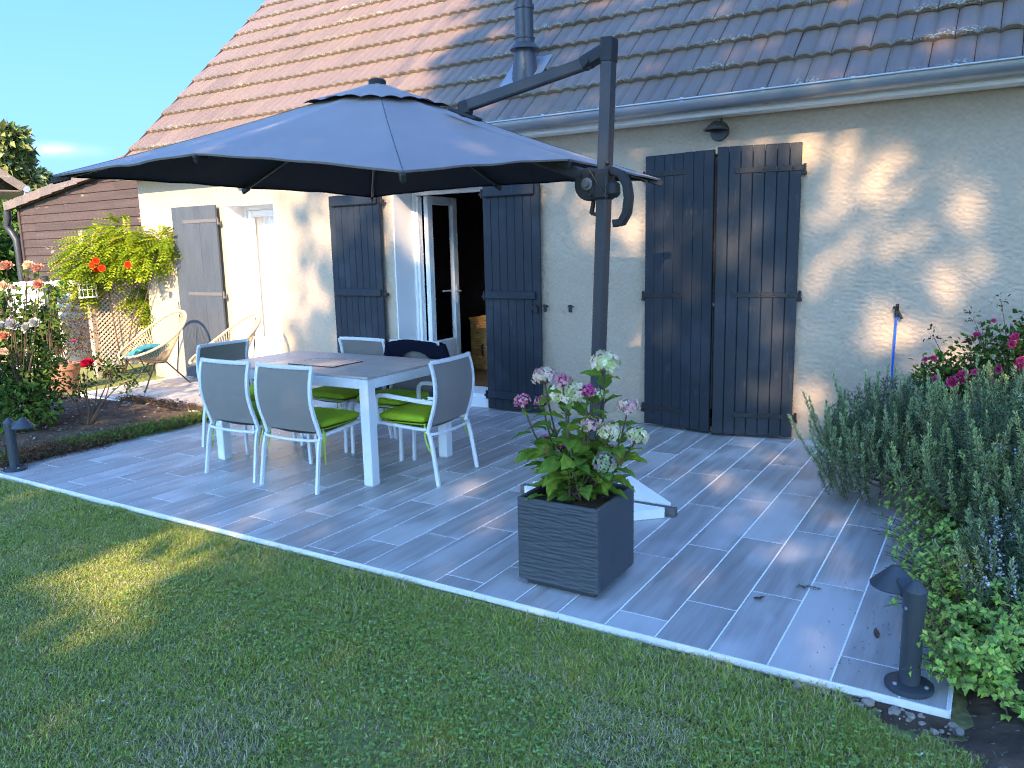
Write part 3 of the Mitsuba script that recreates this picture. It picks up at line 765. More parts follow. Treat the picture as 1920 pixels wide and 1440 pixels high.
W2 = .235
backp = np.array([(-.215, .36), (-.232, .42), (-.262, .50), (-.278, .58), (-.280, .66), (-.268, .74), (-.248, .80)])   # y, z of the back uprights
bt = np.linspace(0, 1, len(backp))
fine = np.linspace(0, 1, 15)
bp_ = np.stack([np.interp(fine, bt, backp[:, 0]), np.interp(fine, bt, backp[:, 1])], 1)
bp_[1:-1] = (bp_[:-2] + 2 * bp_[1:-1] + bp_[2:]) / 4
bp_[:, 0] = -.235 - (-.235 - bp_[:, 0])


def chair_parts():
    P = {}
    side = lambda s: np.vstack([[(s * W2, .235, .0)], [(s * W2, .228, .2)], [(s * W2, .222, .33)], [(s * W2, .205, .372)], [(s * W2, .165, .385)], [(s * W2, .0, .372)], [(s * W2, -.17, .362)], [(s * W2, -.205, .366)]])
    for s in (-1, 1):
        P.setdefault('side_rail', []).append((tube(side(s), .011, 12, sq=(.010, .013)), 'm_white_alu'))
        P.setdefault('back_upright', []).append((tube([(s * W2, a - .0, b) for a, b in bp_], .011, 12, sq=(.010, .013)), 'm_white_alu'))
        P.setdefault('rear_leg', []).append((tube([(s * W2, -.205, .355), (s * (W2 + .002), -.225, .33), (s * (W2 + .006), -.245, .25), (s * (W2 + .012), -.285, .0)], .011, 12, sq=(.010, .013)), 'm_white_alu'))
    top = [(W2 * math.sin(t), bp_[-1, 0] - .035 * math.cos(t) ** 1, .802 - .0 * t) for t in np.linspace(-math.pi / 2, math.pi / 2, 13)]
    P['top_rail'] = [(tube(top, .012, 12, sq=(.012, .013)), 'm_white_alu')]
    cb = [(W2 * math.sin(t), -.222 - .055 * math.cos(t), .335) for t in np.linspace(-math.pi / 2, math.pi / 2, 13)]
    P['cross_bar'] = [(tube(cb, .010, 10), 'm_white_alu'), (tube([(-W2, .175, .378), (W2, .175, .378)], .010, 8), 'm_white_alu')]
    # sling: seat and back
    S = []
    for (y, z) in [(.19, .385)] + [(y, .383 - .0 * y - .012) for y in np.linspace(.15, -.15, 7)] + [(-.195, .375)]:
        S.append([(x, y, z - .018 * (1 - (x / W2) ** 2)) for x in np.linspace(-W2 + .012, W2 - .012, 11)])
    P['seat_sling'] = [(grid(np.array(S)), 'm_sling')]
    S = []
    for k, (a, b) in enumerate(bp_):
        if b < .375: continue
        S.append([(x, a - .034 * (1 - (x / W2) ** 2) * min(1, .35 + (b - .37) / .5), b - .0) for x in np.linspace(-W2 + .011, W2 - .011, 13)])
    P['back_sling'] = [(grid(np.array(S)), 'm_sling')]
    # cushion
    m = box(-.205, .205, -.165, .20, .382, .432, .016)
    m = m.subdivide().subdivide()
    v = m.vertices; r = 1 - np.clip(np.abs(v[:, 0]) / .205, 0, 1) ** 4; q = 1 - np.clip(np.abs(v[:, 1] - .017) / .185, 0, 1) ** 4
    v[:, 2] += np.where(v[:, 2] > .40, .016 * r * q, 0) + .004 * (meshkit.noise(v * 18) - .5)
    trimesh.smoothing.filter_laplacian(m, iterations=2)
    pip = np.array([(.205 * math.copysign(abs(math.cos(t)) ** .18, math.cos(t)), .017 + .186 * math.copysign(abs(math.sin(t)) ** .18, math.sin(t)), .43) for t in np.linspace(0, 2 * np.pi, 57)[:-1]])
    pip2 = pip.copy(); pip2[:, 2] = .386
    P['cushion'] = [(m, 'm_cushion')]
    return P, cat(tube(pip * [.985, .985, 1], .005, 6, closed=True), tube(pip2 * [.985, .985, 1], .005, 6, closed=True))


CP, PIPING = chair_parts()
CD = {k: [mikit.ply(m, b, smooth=40) for m, b in v] for k, v in CP.items()}
PIPD = mikit.ply(PIPING, 'm_cushion', smooth=40)


def ribbon(s, seed):
    r = np.random.default_rng(seed); out = []
    for k in range(2):
        y = -.19 - .012 * k
        pts = [(s * .225, -.18, .40)]
        dx, dy_ = r.normal() * .03, -.02 + r.normal() * .025
        for t in np.linspace(.15, 1, 8):
            pts.append((s * .24 + dx * t + .008 * math.sin(t * 7 + k), -.2 + dy_ * t + .02 * math.sin(t * 3.1 + k), .40 - (.17 + .05 * k) * t))
        out.append(tube(pts, .004, 6, sq=(.0058, .0015)))
    return cat(*out)


ARM = {}
for s in (-1, 1):
    ARM[s] = mikit.ply(tube([(s * (W2 + .012), .18, .375), (s * (W2 + .016), .185, .50), (s * (W2 + .016), .18, .545), (s * (W2 + .016), .155, .568), (s * (W2 + .016), .10, .572), (s * (W2 + .016), -.2, .548), (s * (W2 + .008), -.262, .545)], .011, 12, sq=(.014, .009)), 'm_white_alu', smooth=40)


def chair(x, y, ang, label, arms=False):
    t = thing('dining_chair', label, 'chair', 'dining chairs around the garden table')
    tw = T().translate([x, y, 0]).rotate([0, 0, 1], ang)
    for k, v in CD.items():
        for d in v:
            kk = put(t, k, d, tw=tw)
            if k == 'cushion':
                labels[kk] = {'label': 'lime green seat cushion'}
                put(kk, 'piping', PIPD, tw=tw)
    for s in (-1, 1):
        put(t, 'cushion_tie', ribbon(s, int(abs(x) * 100 + s)), 'm_ribbon', tw=tw)
        if arms: put(t, 'arm', ARM[s], tw=tw)
    return t


chair(-4.385, 3.685, 0, 'chair seen from behind, nearer the rose bed on the lawn side of the table')
chair(-3.825, 3.685, 1.5, 'chair seen from behind, next to the near table leg on the lawn side')
chair(-3.29, 4.13, 94, 'white dining chair with armrests at the table end facing the planter', arms=True)
chair(-5.02, 4.13, -91, 'dining chair at the table end beside the wicker armchairs, mostly hidden by the table')
chair(-4.385, 4.52, 180, 'grey backed chair on the house side of the table beside the jacket')
c6 = chair(-3.845, 4.52, 180, 'dining chair on the house side of the table with a dark navy jacket on it')
# jacket hung over the back of that chair
jk = thing('jacket', 'dark navy jacket hung over the back of a dining chair', 'jacket')
tj = T().translate([-3.845, 4.52, 0]).rotate([0, 0, 1], 180)
J = []
for k, t_ in enumerate(np.linspace(0, 1, 16)):
    row = []
    for x in np.linspace(-1, 1, 25):
        if t_ < .5:                                     # outside of the back, hanging down
            f = t_ / .5; z = .45 + .375 * f; y = np.interp(z, bp_[:, 1], bp_[:, 0]) - .062 - .012 * math.sin(x * 9) * (1 - f)
        else:
            f = (t_ - .5) / .5; z = .825 - .10 * f - .26 * f * (abs(x) ** 2.5); y = np.interp(min(z, .8), bp_[:, 1], bp_[:, 0]) + .022 - .034 * (1 - x * x) * .8
        w_ = .262 - (.04 * max(0, (z - .72) / .1) ** 2 if z > .72 else 0)
        row.append((x * w_, y - .02 * (1 - x * x) * (t_ < .5), z + .003 * math.sin(x * 5)))
    J.append(row)
jm = grid(np.array(J))
put(jk, 'body', jm, 'm_navy', smooth=True, tw=tj)
for s in (-1, 1):
    put(jk, 'sleeve', tube([(s * .255, -.27, .79), (s * .275, -.28, .7), (s * .28, -.285, .55), (s * .27, -.28, .4)], [.035, .042, .04, .032], 10), 'm_navy', smooth=40, tw=tj)

# ---------------------------------------------------------------- planter and hydrangea
pn = thing('planter', 'square ribbed dark grey planter on the patio holding the hydrangea', 'planter')
px0, px1, py0, py1 = -1.765, -1.368, 2.872, 3.262
tp = .0
outer = prism(sbox(px0, py0, px1, py1).buffer(-.004).buffer(.004, join_style=1), .03, .41)
put(pn, 'wall', cat(box(px0, px1, py0, py0 + .018, .028, .41, .004), box(px0, px1, py1 - .018, py1, .028, .41, .004), box(px0, px0 + .018, py0 + .0181, py1 - .0181, .028, .4098, .004), box(px1 - .018, px1, py0 + .0181, py1 - .0181, .028, .4098, .004)), 'm_planter', smooth=False)
put(pn, 'foot', box(px0 + .03, px1 - .03, py0 + .03, py1 - .03, 0, .0285), 'm_dark', smooth=False)
X, Y = np.meshgrid(np.linspace(px0 + .016, px1 - .016, 24), np.linspace(py0 + .016, py1 - .016, 24), indexing='ij')
put(pn, 'soil', grid(np.stack([X, Y, .355 + .035 * meshkit.fbm(np.stack([X * 22, Y * 22, X * 0], -1), 3)], -1)), 'm_soil', smooth=True)


def unproj(x, y, Yp):
    d = (x - 960) / FPX * rt + (y - 720) / FPX * dn + fw
    return np.array([0, 0, EYE]) + d * (Yp / d[1])


def ovate(L, W, seed, curl=.25, col=((.055, .105, .022), (.10, .17, .035))):
    """A big serrated leaf with a raised midrib fold; base at the origin, along +x, up +z."""
    r = np.random.default_rng(seed); n = 9; rows = []
    for t in np.linspace(0, 1, n):
        wd = W * .5 * (math.sin(math.pi * t ** .75) ** .85) * (1 + (.07 if int(t * 8) % 2 else -.05)) + .0008
        z = .02 * L * math.sin(3 * t) - curl * L * t * t
        rows.append([(t * L * (1 - .15 * curl * t), u * wd, z + (abs(u) ** 1.3) * wd * .35 - .0 + .004 * r.normal() * abs(u)) for u in (-1, -.5, 0, .5, 1)])
    m = grid(np.array(rows))
    c0, c1 = np.array(col[0]), np.array(col[1])
    t = np.repeat(np.linspace(0, 1, n), 5); u = np.tile([1, .5, 0, .5, 1], n)
    c = c0 + (c1 - c0) * np.clip(.35 + .3 * r.normal(size=(n * 5, 1)) + (.35 * (u == 0))[:, None], 0, 1.3)
    if seed % 7 == 3:
        k = (t > .55) & (r.random(n * 5) < .8); c[k] = [.20, .13, .035]
    return m, np.clip(c, .005, .9)


hy = thing('hydrangea', 'hydrangea with pink and cream flower heads growing in the dark planter', 'plant')
LV = []
for i in range(10):
    col = (((.14, .24, .035), (.23, .36, .055)), ((.19, .30, .04), (.34, .43, .06)), ((.11, .20, .035), (.19, .31, .055)))[i % 3]
    m, c = ovate(.105 + .012 * (i % 4), .062 + .006 * (i % 3), i, .12 + .09 * (i % 4), col)
    LV.append(mikit.ply(m, 'm_leaf', smooth=True, color=c))
HEADS = [(1020, 702, 21, 'c'), (1055, 710, 15, 'p'), (1065, 733, 28, 'w'), (1102, 728, 14, 'd'), (1117, 733, 12, 'w'), (1135, 676, 25, 'w'), (980, 748, 15, 'p'), (1017, 748, 14, 'p'), (1178, 758, 19, 'c'), (1104, 795, 21, 'c'), (1142, 805, 21, 'w'),
         (1195, 815, 20, 'w'), (1020, 820, 10, 'd'), (1052, 833, 9, 'd'), (1135, 863, 20, 'g'), (1085, 880, 9, 'c'), (1150, 838, 12, 'c')]
HC = {'w': ((.74, .66, .40), (.84, .72, .52), (.55, .56, .26)), 'c': ((.78, .50, .44), (.78, .64, .44), (.62, .36, .34)), 'p': ((.74, .25, .34), (.82, .45, .46), (.64, .17, .28)), 'd': ((.52, .07, .24), (.60, .14, .30)), 'g': ((.30, .36, .20), (.36, .38, .26), (.30, .22, .22))}
core = np.array([-1.565, 3.06, .37])
rl = np.random.default_rng(31)


def rot_to(axis, spin=0.0):
    """Transform with +z along axis."""
    z = axis / np.linalg.norm(axis); x = np.cross([0, 1, 0.1], z); x /= np.linalg.norm(x); y = np.cross(z, x)
    c, s = math.cos(spin), math.sin(spin)
    R = np.eye(4); R[:3, 0], R[:3, 1], R[:3, 2] = c * x + s * y, -s * x + c * y, z
    return R


def leaf_at(parent, base, direction, up, d, sc=1.0):
    x = direction / np.linalg.norm(direction); y = np.cross(up, x); y /= np.linalg.norm(y); z = np.cross(x, y)
    R = np.eye(4); R[:3, 0], R[:3, 1], R[:3, 2], R[:3, 3] = x * sc, y * sc, z * sc, base
    put(parent, 'leaf', d, tw=T(R))


def floret_head(r, cols, seed):
    g = np.random.default_rng(seed); n = max(16, int(52 * (r / .06) ** 1.2)); pairs = []
    k = np.arange(n) + .5; ph = k * 2.39996; ct = 1 - 1.15 * k / n
    st = np.sqrt(1 - np.clip(ct, -1, 1) ** 2)
    N_ = np.stack([st * np.cos(ph), st * np.sin(ph), ct * .75], -1)
    C = N_ * r * (1 + .08 * g.normal(size=(n, 1))); N_ = unit(N_ + .25 * g.normal(size=(n, 3)))
    col = pick(cols, n, amt=.12, rng=g)
    for q in range(4):
        a = g.random(n) * .6 + q * math.pi / 2
        t1 = unit(np.cross(N_, [0.1, .2, 1])); t2 = np.cross(N_, t1)
        ax = t1 * np.cos(a)[:, None] + t2 * np.sin(a)[:, None] + N_ * .15
        pairs.append(leaves(C, ax, N_, r * .30, r * .27, col * (.9 + .2 * g.random((n, 1))), fold=-.12, droop=.1))
    pairs.append((trimesh.creation.icosphere(2, r * .72).apply_scale((1, 1, .8)), np.array(cols[0]) * .35))
    return join(pairs)


for i, (hx, hy_, s, kind) in enumerate(HEADS):
    yp = 3.06 + (.10 * rl.normal() if i not in (5, 8, 11) else .08)
    p = unproj(hx, hy_ + 5, yp); d0 = np.linalg.norm(p - [0, 0, EYE]); r = s * .98 / FPX * d0 * 1.1
    p0 = core + [rl.normal() * .05, rl.normal() * .05, -.02]
    ctrl = p0 * .35 + p * .65; ctrl[2] = p0[2] + (p[2] - p0[2]) * .45; ctrl[:2] = p0[:2] + (p[:2] - p0[:2]) * .75
    ts = np.linspace(0, 1, 12)[:, None]
    path = (1 - ts) ** 2 * p0 + 2 * ts * (1 - ts) * ctrl + ts ** 2 * p
    put(hy, 'stem', tube(path, np.linspace(.006, .0038, 12), 7), 'm_bark')
    ax = unit(path[-1] - path[-3] + rl.normal(size=3) * .01)
    hm, hc = floret_head(r, HC[kind], i)
    R = rot_to(unit(ax + [0, -.25, .35]), rl.random() * 6); R[:3, 3] = p
    hm.apply_transform(R)
    put(hy, 'flower_head', hm, 'm_petal', color=hc, smooth=False)
    Ls = np.linalg.norm(p - p0); spin = rl.random() * 3
    nodes = np.arange(.045 + r * .5, Ls * .82, .062)[:7]
    for q, dist in enumerate(nodes):
        f = 1 - dist / Ls; b = path[int(round(f * 11))]
        tdir = unit(path[min(11, int(f * 11) + 1)] - path[int(f * 11)])
        for sgn in (0, math.pi):
            a = spin + q * math.pi / 2 + sgn + rl.normal() * .3
            e = np.array([math.cos(a), math.sin(a), .18 + .25 * rl.normal()])
            e = unit(e + tdir * .15)
            if rl.random() < .14: continue
            leaf_at(hy, b + e * .012, e, unit(np.array([0, 0, 1.0]) + .35 * rl.normal(size=3)), LV[rl.integers(10)], (.58 + .36 * min(1, (q + 1) / 3)) * (.85 + .3 * rl.random()))
for i in range(40):                                # the leafy base
    a = rl.random() * 6.283; rr = .03 + .13 * rl.random()
    b = core + [rr * math.cos(a), rr * math.sin(a), .02 + .26 * rl.random()]
    e = np.array([math.cos(a) + .3 * rl.normal(), math.sin(a) + .3 * rl.normal(), .25 + .3 * rl.normal()])
    leaf_at(hy, b, e, unit(np.array([0, 0, 1.0]) + .3 * rl.normal(size=3)), LV[rl.integers(10)], .75 + .45 * rl.random())


# ---------------------------------------------------------------- bollard lights
def bollard(x, y, ang, label):
    t = thing('bollard_light', label, 'bollard light')
    tw = T().translate([x, y, 0]).rotate([0, 0, 1], ang)
    put(t, 'base', lathe([(0, .0015), (.075, .0015), (.077, .006), (.077, .016), (.07, .021), (.034, .024), (0, .024)], 36), 'm_anthracite', smooth=35, tw=tw)
    for a in (.6, 2.7, 4.8):
        put(t, 'bolt', lathe([(0, 0), (.008, 0), (.008, .005), (.004, .008), (0, .008)], 10, (.056 * math.cos(a), .056 * math.sin(a), .0205)), 'm_zinc', tw=tw)
    put(t, 'post', lathe([(0, .022), (.0335, .022), (.0335, .30), (0, .30)], 36), 'm_anthracite', smooth=35, tw=tw)
    put(t, 'cap', lathe([(0, .285), (.037, .285), (.0375, .352), (.036, .356), (.012, .385), (0, .388)], 36), 'm_anthracite', smooth=35, tw=tw)
    put(t, 'screw', lathe([(0, 0), (.006, 0), (.006, .004), (0, .005)], 10).apply_transform(trimesh.transformations.rotation_matrix(math.pi / 2, (1, 0, 0))).apply_translation((.012, -.036, .296)), 'm_zinc', tw=tw)
    put(t, 'bracket', obox((-.03, 0, .325), (-.085, 0, .345), .045, .05, .008), 'm_anthracite', tw=tw)
    put(t, 'shade', lathe([(.078, .318), (.08, .322), (.016, .388), (0, .392), (0, .382), (.013, .379), (.074, .319), (.078, .318)], 36, (-.115, 0, .0)), 'm_anthracite', smooth=35, tw=tw)
    put(t, 'diffuser', lathe([(0, .318), (.068, .318), (.074, .322), (0, .326)], 30, (-.115, 0, 0)), 'm_white', smooth=35, tw=tw)


bollard(-.165, 2.785, -52, 'dark grey bollard light with cone shade on the patio corner beside the mint')
bollard(-5.985, 2.80, 202, 'dark grey bollard light with cone shade at the rose bed corner of the patio')


# ---------------------------------------------------------------- wicker armchairs
def string_chair(x, y, ang, label, cushion):
    t = thing('string_chair', label, 'armchair')
    tw = T().translate([x, y, 0]).rotate([0, 0, 1], ang)
    th = np.linspace(0, 2 * np.pi, 73)[:-1]
    rim = np.stack([.375 * np.sin(th) * (1 - .10 * np.cos(th)), .02 + .37 * np.cos(th), .60 - .235 * np.cos(th) + .03 * np.cos(2 * th)], -1)   # +y is the front
    put(t, 'rim', tube(rim, .0155, 10, closed=True), 'm_cordbeige', smooth=40, tw=tw)
    ring = np.stack([.11 * np.sin(th), -.02 + .085 * np.cos(th), .30 + 0 * th], -1)
    low = np.stack([.15 * np.sin(th), -.01 + .13 * np.cos(th), .335 - .01 * np.cos(th)], -1)
    put(t, 'seat_ring', tube(ring, .008, 8, closed=True), 'm_steel', smooth=40, tw=tw)
    n = 84; co = []
    for k in range(n):
        f = k / n * 72; i = int(f)
        a = rim[i] + (rim[(i + 1) % 72] - rim[i]) * (f - i); b = ring[i] + (ring[(i + 1) % 72] - ring[i]) * (f - i)
        co.append(tube([a, (a + b) / 2 - [0, 0, .012], b], .0036, 5))
    put(t, 'cord', cat(*co), 'm_cordbeige', smooth=60, tw=tw, kind='stuff')
    for a in (math.radians(38), math.radians(-38), math.pi):
        s, c = math.sin(a), math.cos(a)
        put(t, 'leg', cat(tube([(.11 * s, -.02 + .085 * c, .30), (.34 * s, -.02 + .36 * c, .008)], .0085, 8), trimesh.creation.icosphere(2, .014).apply_translation((.34 * s, -.02 + .36 * c, .0145))), 'm_steel', smooth=40, tw=tw)
        put(t, 'stay', tube([(.23 * s, -.02 + .225 * c, .15 + .02), (.36 * s, .02 + .35 * c, .60 - .235 * c - .01)], .0065, 8), 'm_steel', smooth=40, tw=tw)
    # cushion in the seat
    k = thing('seat_cushion', cushion, 'cushion')
    m = box(-.21, .21, -.16, .16, -.045, .045, .02).subdivide().subdivide().subdivide()
    v = m.vertices; e = (1 - (np.abs(v[:, 0]) / .21) ** 3) * (1 - (np.abs(v[:, 1]) / .16) ** 3)
    v[:, 2] *= .18 + 1.1 * np.clip(e, 0, 1); v += (meshkit.fbm(v * 14, 3)[:, None] - .5) * [.0, .0, .045]
    m.apply_transform(trimesh.transformations.rotation_matrix(math.radians(-3), (1, 0, 0)) @ trimesh.transformations.rotation_matrix(.25, (0, 1, 0)))
    m.apply_scale((1.15, 1.15, 1.3)); m.apply_translation((.02, .10, .425))
    scene[k] = {**mikit.ply(m, 'm_teal', smooth=50), 'to_world': tw}


string_chair(-8.25, 5.52, 172, 'round beige string armchair beside the trellis, fully visible', 'crumpled teal cushion in the fully visible string armchair')
string_chair(-6.98, 5.52, 160, 'round beige string armchair half hidden behind the dining chairs', 'teal cushion in the half hidden string armchair')

# ---------------------------------------------------------------- shed, trellis, barrel, neighbour
sh = thing('garden_shed', 'shed clad in brown horizontal boards beside the white house wall', 'shed')
SY, SX0, SX1 = 6.95, -13.6, -9.29
roofz = lambda x: 2.36 + (x + 13.85) * .145
k = 0
z = -.1
while z < 3.0:
    x0 = SX0 if z + .128 < roofz(SX0) else -13.85 + (z + .128 - 2.36) / .145 + .03
    if x0 < SX1 - .2:
        m = box(x0, SX1, SY, SY + .02, z, z + .122, .003)
        m.vertices[:, 1] += np.where(m.vertices[:, 2] > z + .06, .007, -.004)
        put(sh, 'board', m, 'm_shed', smooth=False)
    z += .128
put(sh, 'wall', cat(box(SX0, SX1, SY + .021, SY + .06, -.15, roofz(SX0) - .02), box(SX0, SX0 + .06, SY + .06, SY + 4, -.15, 2.35)), 'm_shed', smooth=False)
put(sh, 'wall', prism([(SX0 + .01, 2.2), (SX1, 2.2), (SX1, roofz(SX1) - .05), (SX0 + .01, roofz(SX0) - .05)], 0, .03).apply_transform(np.array([[1, 0, 0, 0], [0, 0, -1, SY + .058], [0, 1, 0, 0], [0, 0, 0, 1.0]])), 'm_shed', smooth=False)
put(sh, 'corner_post', box(SX0 - .05, SX0 - .001, SY - .025, SY + .07, -.1, 2.33, .004), 'm_shed', smooth=False)
put(sh, 'barge_board', obox((-13.85, SY - .06, 2.33), (SX1, SY - .06, roofz(SX1) - .03), .02, .10, .003), 'm_shed', smooth=False)
put(sh, 'roof', grid(np.array([[[x, y, roofz(x) + .03] for y in (SY - .07, SY + 4.2)] for x in (-13.85, SX1 + .01)])), 'm_rooftile', smooth=False)
nt = 13; L_ = (SX1 + .02 + 13.88) / nt
for i in range(nt):
    x0 = -13.88 + i * L_
    m = cat(box(0, L_ + .03, -.02, .22, 0, .022, .004), box(0, L_ + .03, -.035, -.015, -.11, .022, .004))
    m.apply_transform(trimesh.transformations.rotation_matrix(-math.atan(.145) + .035, (0, 1, 0))); m.apply_translation((x0, SY - .08, roofz(x0) + .045))
    put(f'{sh}__roof', 'verge_tile', m, 'm_rooftile', smooth=False)
put(sh, 'downpipe', tube([(-13.80, SY - .1, 2.28), (-13.80, SY - .1, 2.16), (-13.86, SY - .1, 2.05), (-13.80, SY - .06, 1.93), (-13.72, SY - .05, 1.82), (-13.70, SY - .05, 1.6), (-13.70, SY - .05, -.05)], .055, 14), 'm_dark', smooth=40, label='black plastic downpipe at the shed corner')

# trellis screen beside the house corner
tr = thing('trellis', 'wooden lattice trellis screen carrying the climbing vine', 'trellis')
A, B = np.array([-10.06, 5.88]), np.array([-9.80, 6.62])
A, B = np.array([-10.02, 5.86]), np.array([-9.42, 6.48])
put(tr, 'post', box(A[0] - .04, A[0] + .04, A[1] - .04, A[1] + .04, -.06, 1.85, .004), 'm_trellis', smooth=False)
put(tr, 'post', box(B[0] - .04, B[0] + .04, B[1] - .04, B[1] + .04, -.06, 1.85, .004), 'm_trellis', smooth=False)
AB = B - A; LL = np.linalg.norm(AB); ab = AB / LL; nn = np.array([ab[1], -ab[0]])
P3 = lambda u, z, o=0.0: (A[0] + ab[0] * u + nn[0] * o, A[1] + ab[1] * u + nn[1] * o, z)
z0t, z1t = .12, 1.72
for z in (z0t, z1t):
    put(tr, 'rail', obox(P3(.03, z), P3(LL - .03, z), .03, .04, .003), 'm_trellis', smooth=False)
for sgn in (1, -1):
    for c in np.arange(-2.2, 3.2, .058):
        u0, u1 = .04, LL - .04
        pts = []
        for u in (u0, u1):
            pts.append((u, c + sgn * (u - u0) + (0 if sgn > 0 else .9)))
        (ua, za), (ub, zb) = pts
        lo, hi = sorted((za, zb))
        if hi < z0t or lo > z1t: continue
        def clip(u, z):
            zc = min(max(z, z0t), z1t); return (u + (zc - z) * sgn, zc)
        p, q = clip(ua, za), clip(ub, zb)
        if abs(p[0] - q[0]) < .05: continue
        put(tr, 'lath', obox(P3(p[0], p[1], .006 * sgn), P3(q[0], q[1], .006 * sgn), .008, .02, .0), 'm_trellis', smooth=False)

cg = thing('bird_cage', 'small white wire bird cage lantern hanging on the trellis post', 'bird cage')
gc = np.array([-9.86, 5.74, 1.02])
wires = []
for a_ in np.linspace(0, 2 * np.pi, 13)[:-1]:
    wires.append(tube([gc + [.105 * math.cos(a_), .105 * math.sin(a_), 0], gc + [.1 * math.cos(a_), .1 * math.sin(a_), .16], gc + [.06 * math.cos(a_), .06 * math.sin(a_), .30], gc + [0, 0, .40]], .0035, 5))
put(cg, 'wire', cat(*wires), 'm_pvc', kind='stuff')
for z, r in ((0, .105), (.09, .104), (.16, .1)):
    put(cg, 'ring', tube([gc + [r * math.cos(a_), r * math.sin(a_), z] for a_ in np.linspace(0, 2 * np.pi, 25)[:-1]], .005, 6, closed=True), 'm_pvc')
put(cg, 'floor', lathe([(0, -.012), (.115, -.012), (.115, .0), (0, .0)], 24, gc), 'm_pvc')

ba = thing('rain_barrel', 'white ribbed plastic rain barrel half hidden behind the tall rose bush', 'rain barrel')
prof = [(0, 0)]
for i in range(9):
    prof += [(.50, i * .135), (.53, i * .135 + .03), (.53, i * .135 + .09), (.50, i * .135 + .12)]
prof += [(.46, 1.235), (0, 1.24)]
put(ba, 'body', lathe(prof, 44, (-11.75, 6.25, -.05)), 'm_white', smooth=30)
put(ba, 'tap_pipe', tube([(-11.28, 6.0, 1.1), (-11.16, 5.96, 1.07), (-11.12, 5.94, .9), (-11.1, 5.92, .2)], .075, 12), 'm_hinge', smooth=40)
put(ba, 'cap', lathe([(0, 0), (.06, 0), (.06, .05), (.03, .08), (0, .08)], 16, (-11.5, 6.1, 1.19)), 'm_hinge', smooth=40)

nb = thing('neighbour_house', 'end of a neighbouring tiled roof with grey gutter at the picture edge beyond the hedge', 'house')
NO = np.array([-21.2, 11.0, 3.33]); NG, ND = np.array([.47, .883, 0]), np.array([-.883, .47, 0])
NM = np.eye(4); NM[:3, 0], NM[:3, 1], NM[:3, 3] = NG, ND, NO
ntw = T(NM)
put(nb, 'wall', box(-3.3, -.95, .25, 8, -3.6, -.25), 'm_stucco', smooth=False, tw=ntw)
put(nb, 'wall', prism([(-3.3, -.25), (-.95, -.25), (-.95, .6), (-2.13, 1.5), (-3.3, .6)], 0, .2).apply_transform(np.array([[1, 0, 0, 0], [0, 0, -1, .46], [0, 1, 0, 0], [0, 0, 0, 1.0]])), 'm_stucco', smooth=False, tw=ntw)
put(nb, 'roof', cat(prism([(0, .02), (-2.13, 1.69), (-4.26, .02), (-4.26, -.08), (-2.13, 1.57), (0, -.08)], 0, 8.4).apply_transform(np.array([[1, 0, 0, 0], [0, 0, -1, 8.4], [0, 1, 0, 0], [0, 0, 0, 1.0]])), box(-.95, -.02, .1, 8, -.12, -.085)), 'm_rooftile', smooth=False, tw=ntw)
for i in range(6):
    p, q = np.array([-.34 * i, -.02, .785 * .34 * i + .03]), np.array([-.34 * (i + 1.06), -.02, .785 * .34 * (i + 1.06) + .015])
    put(f'{nb}__roof', 'verge_tile', cat(obox(p + [0, .1, 0], q + [0, .1, 0], .24, .03, .005), obox(p + [0, -.02, -.075], q + [0, -.02, -.075], .025, .20, .005)), 'm_rooftile', smooth=False, tw=ntw)
put(nb, 'gutter', tube([(.05, -.05, -.06), (.05, 8, -.06)], .085, 12), 'm_zinc', smooth=40, tw=ntw)
put(nb, 'downpipe', tube([(.04, .1, -.1), (.0, .12, -.3), (-.1, .14, -.4), (-.8, .16, -.56), (-.92, .18, -.66), (-.94, .18, -3.5)], .05, 10), 'm_zinc', smooth=40, tw=ntw)


# ---------------------------------------------------------------- plants
def blob_leaves(c, r, n, L, W, cols, p=None, rng=RNG, upb=.5, shell=.55, amt=.2, nz=3.0):
    """Leaves through an ellipsoid, more of them outside, ragged by noise."""
    d = rdir(n, rng); rad = (shell + (1 - shell) * rng.random((n, 1))) * (0.72 + .5 * meshkit.noise(d * nz + c)[:, None])
    P = np.asarray(c) + d * rad * np.asarray(r)
    ax = unit(d + .7 * rdir(n, rng) + [0, 0, -.15]); nr = unit(rdir(n, rng) * .7 + [0, 0, upb] + d * .5)
    return leaves(P, ax, nr, L * (.7 + .6 * rng.random(n)), W * (.7 + .6 * rng.random(n)), pick(cols, n, p, amt, rng))


def stems_to(base, ends, r0=.008, r1=.003, rng=RNG, sag=.15):
    ms = []
    for e in ends:
        e = np.asarray(e, float); m = (base + e) / 2 + rng.normal(size=3) * .06 + [0, 0, sag * .3]
        ts = np.linspace(0, 1, 7)[:, None]
        ms.append(tube((1 - ts) ** 2 * base + 2 * ts * (1 - ts) * m + ts ** 2 * e, np.linspace(r0, r1, 7), 5))
    return cat(*ms)


def rose_head(r, cols, seed):
    g = np.random.default_rng(seed); n = 26; k = np.arange(n)
    a = k * 2.4; t = k / n
    base = np.stack([np.cos(a) * r * .25 * t, np.sin(a) * r * .25 * t, r * .3 * (1 - t)], -1)
    ax = np.stack([np.cos(a) * (.25 + 1.1 * t), np.sin(a) * (.25 + 1.1 * t), 1.0 - .8 * t], -1)
    nr = np.stack([-np.cos(a), -np.sin(a), .9 + 0 * a], -1)
    return leaves(base, ax, nr, r * (.75 + .35 * t), r * (.7 + .5 * t), pick(cols, n, amt=.1, rng=g), fold=.22, droop=-.15)


